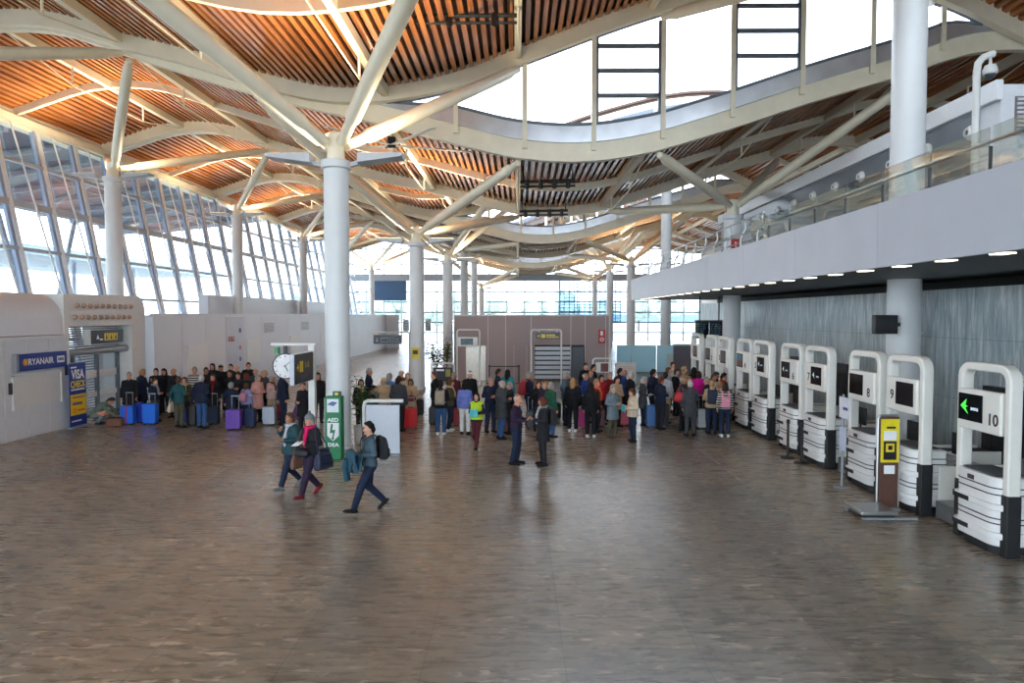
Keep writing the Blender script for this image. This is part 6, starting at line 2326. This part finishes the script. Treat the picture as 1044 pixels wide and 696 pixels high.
case_at(465.5, 434, 6, 17, (150, 30, 38), 'narrow red suitcase between the jeans and the lilac jacket', d=.2, handle=False)
case_at(441, 433, 7, 17, (30, 34, 44), 'black suitcase under the beige backpack', handle=False)
case_at(516, 436.5, 9, 16.5, (158, 34, 38), 'red suitcase beside the bald man in blue jeans', handle=False)
case_at(540.5, 437, 8.5, 17, (28, 28, 32), 'black suitcase behind the two people who face each other', shiny=False)
case_at(568, 427, 7.5, 15, (30, 30, 36), 'black suitcase held by the man in slate', shiny=False)
case_at(577, 431, 7, 15, (40, 56, 84), 'navy suitcase behind the strawberry blonde woman', handle=False)
case_at(592.5, 436, 11, 18, (186, 36, 124), 'magenta suitcase beside the long-haired woman in black')
case_at(613, 435, 7, 17, (84, 28, 34), 'dark maroon suitcase behind the man in tweed', handle=False)
case_at(636, 434, 9, 18, (160, 30, 50), 'red suitcase between the man in tweed and the woman in cream', handle=False)
case_at(665, 435.5, 13.5, 21.5, (44, 92, 150), 'large blue ribbed suitcase in front of the navy puffer', ribs=0)
case_at(677, 434, 8.5, 21.5, (38, 38, 44), 'upright black suitcase beside the large blue one', ribs=2)
case_at(715, 437, 8, 19, (196, 200, 204), 'silver white suitcase in front of the check-in crowd', ribs=3)
# ------------------------------------------------------------------ outside
struct(MB().box(-220, 220, -60, 330, -.35, -.22).build('ground_outside', mat('apron', (176, 176, 172), .8, var=.06, vscale=.05), smooth=0))
can = empty('entrance_canopy', (-32, 20, 0), 0, 'blue-grey canopy roof on slanting struts outside the glass facade', 'canopy')
MB().prism([(-6.2, 11.8), (6.3, 13.2), (6.3, 13.7), (-6.2, 12.4)], lambda u, v, a: (u, a, v), -30, 50).build('canopy_roof', mat('canopy_blue', (84, 104, 124), .5, var=.08, vscale=.6), can)
r = MB()
for i in range(20):
    y = -29.5 + 4.0 * i
    r.prism([(-6.2, 11.5), (6.3, 12.9), (6.3, 13.2), (-6.2, 11.8)], lambda u, v, a: (u, a, v), y, y + .3)
r.build('canopy_rib', mat('canopy_rib', (132, 146, 160), .5), can)
st = mat('outer_strut', (164, 178, 194), .5, var=.04)
for i in range(7):
    y = -26 + 9.0 * i
    for s in (-1, 1):
        MB().tube((-1.5, y, -.2), (-1.5, y + s * 4.2, 11.5), .16, n=10).build('strut', st, can)
can2 = empty('far_canopy', (-52, 62, 0), 0, 'pale flat canopy farther off beyond the glass facade', 'canopy')
MB().box(-8, 8, -28, 40, 9.2, 10.1).build('canopy_roof', mat('canopy_pale', (168, 186, 200), .5, var=.05), can2)
for i in range(6):
    y = -24 + 11 * i
    MB().tube((6, y, -.2), (6, y, 9.2), .2, n=10).build('strut', st, can2)
leaf = mat('hazed_foliage', (150, 168, 160), .8, var=.25, vscale=1.2)  # distance haze is put into this pale leaf colour
bark = mat('far_bark', (110, 100, 92), .8)
rnd = random.Random(3)
for i in range(16):
    x, y = -70 + 8.2 * i + rnd.uniform(-2, 2), rnd.uniform(150, 175)
    h = rnd.uniform(7, 10.5)
    t = empty('tree', (x, y, -.22), 0, 'hazy green tree outside beyond the end glazing', 'tree', 'hazy trees beyond the end glazing')
    MB().tube((0, 0, 0), (0, 0, h * .5), .3, .18, 8).build('trunk', bark, t)
    c = MB()
    for j in range(9):
        a = rnd.uniform(0, 2 * PI)
        q = rnd.uniform(.3, 2.6)
        c.ball((q * math.cos(a), q * math.sin(a), h * rnd.uniform(.42, .85)), rnd.uniform(1.2, 2.2), 8)
    c.build('crown', leaf, t)
b = empty('terminal_annex', (38, 190, -.22), 0, 'pale low airside building seen through the end glazing', 'building')
MB().box(-40, 30, -6, 6, 0, 7).build('wall', mat('annex_wall', (196, 204, 208), .7, var=.05), b)
MB().box(-40, 30, -6.1, -6, 2, 4).build('window_band', mat('annex_glass', (110, 134, 150), .2), b)

# ------------------------------------------------------------------ daylight
w = bpy.data.worlds.new('world')
scene.world = w
w.use_nodes = True
nt = w.node_tree
bg = nt.nodes['Background']
tc = nt.nodes.new('ShaderNodeTexCoord')
sp = nt.nodes.new('ShaderNodeSeparateXYZ')
rp = nt.nodes.new('ShaderNodeValToRGB')
rp.color_ramp.elements[0].position, rp.color_ramp.elements[0].color = 0.0, (0.85, 0.925, 1.0, 1)
rp.color_ramp.elements[1].position, rp.color_ramp.elements[1].color = 0.8, (0.80, 0.90, 1.0, 1)
nt.links.new(tc.outputs['Generated'], sp.inputs[0])
nt.links.new(sp.outputs['Z'], rp.inputs['Fac'])
nt.links.new(rp.outputs['Color'], bg.inputs['Color'])
bg.inputs['Strength'].default_value = 3.4

scene.view_settings.view_transform = 'Standard'
scene.view_settings.look = 'None'
scene.view_settings.gamma = 1.0
scene.view_settings.use_curve_mapping = False
scene.view_settings.exposure = 1.1
scene.cycles.transparent_max_bounces = 24
scene.cycles.max_bounces = 8
scene.cycles.sample_clamp_indirect = 6.0
scene.cycles.use_denoising = True
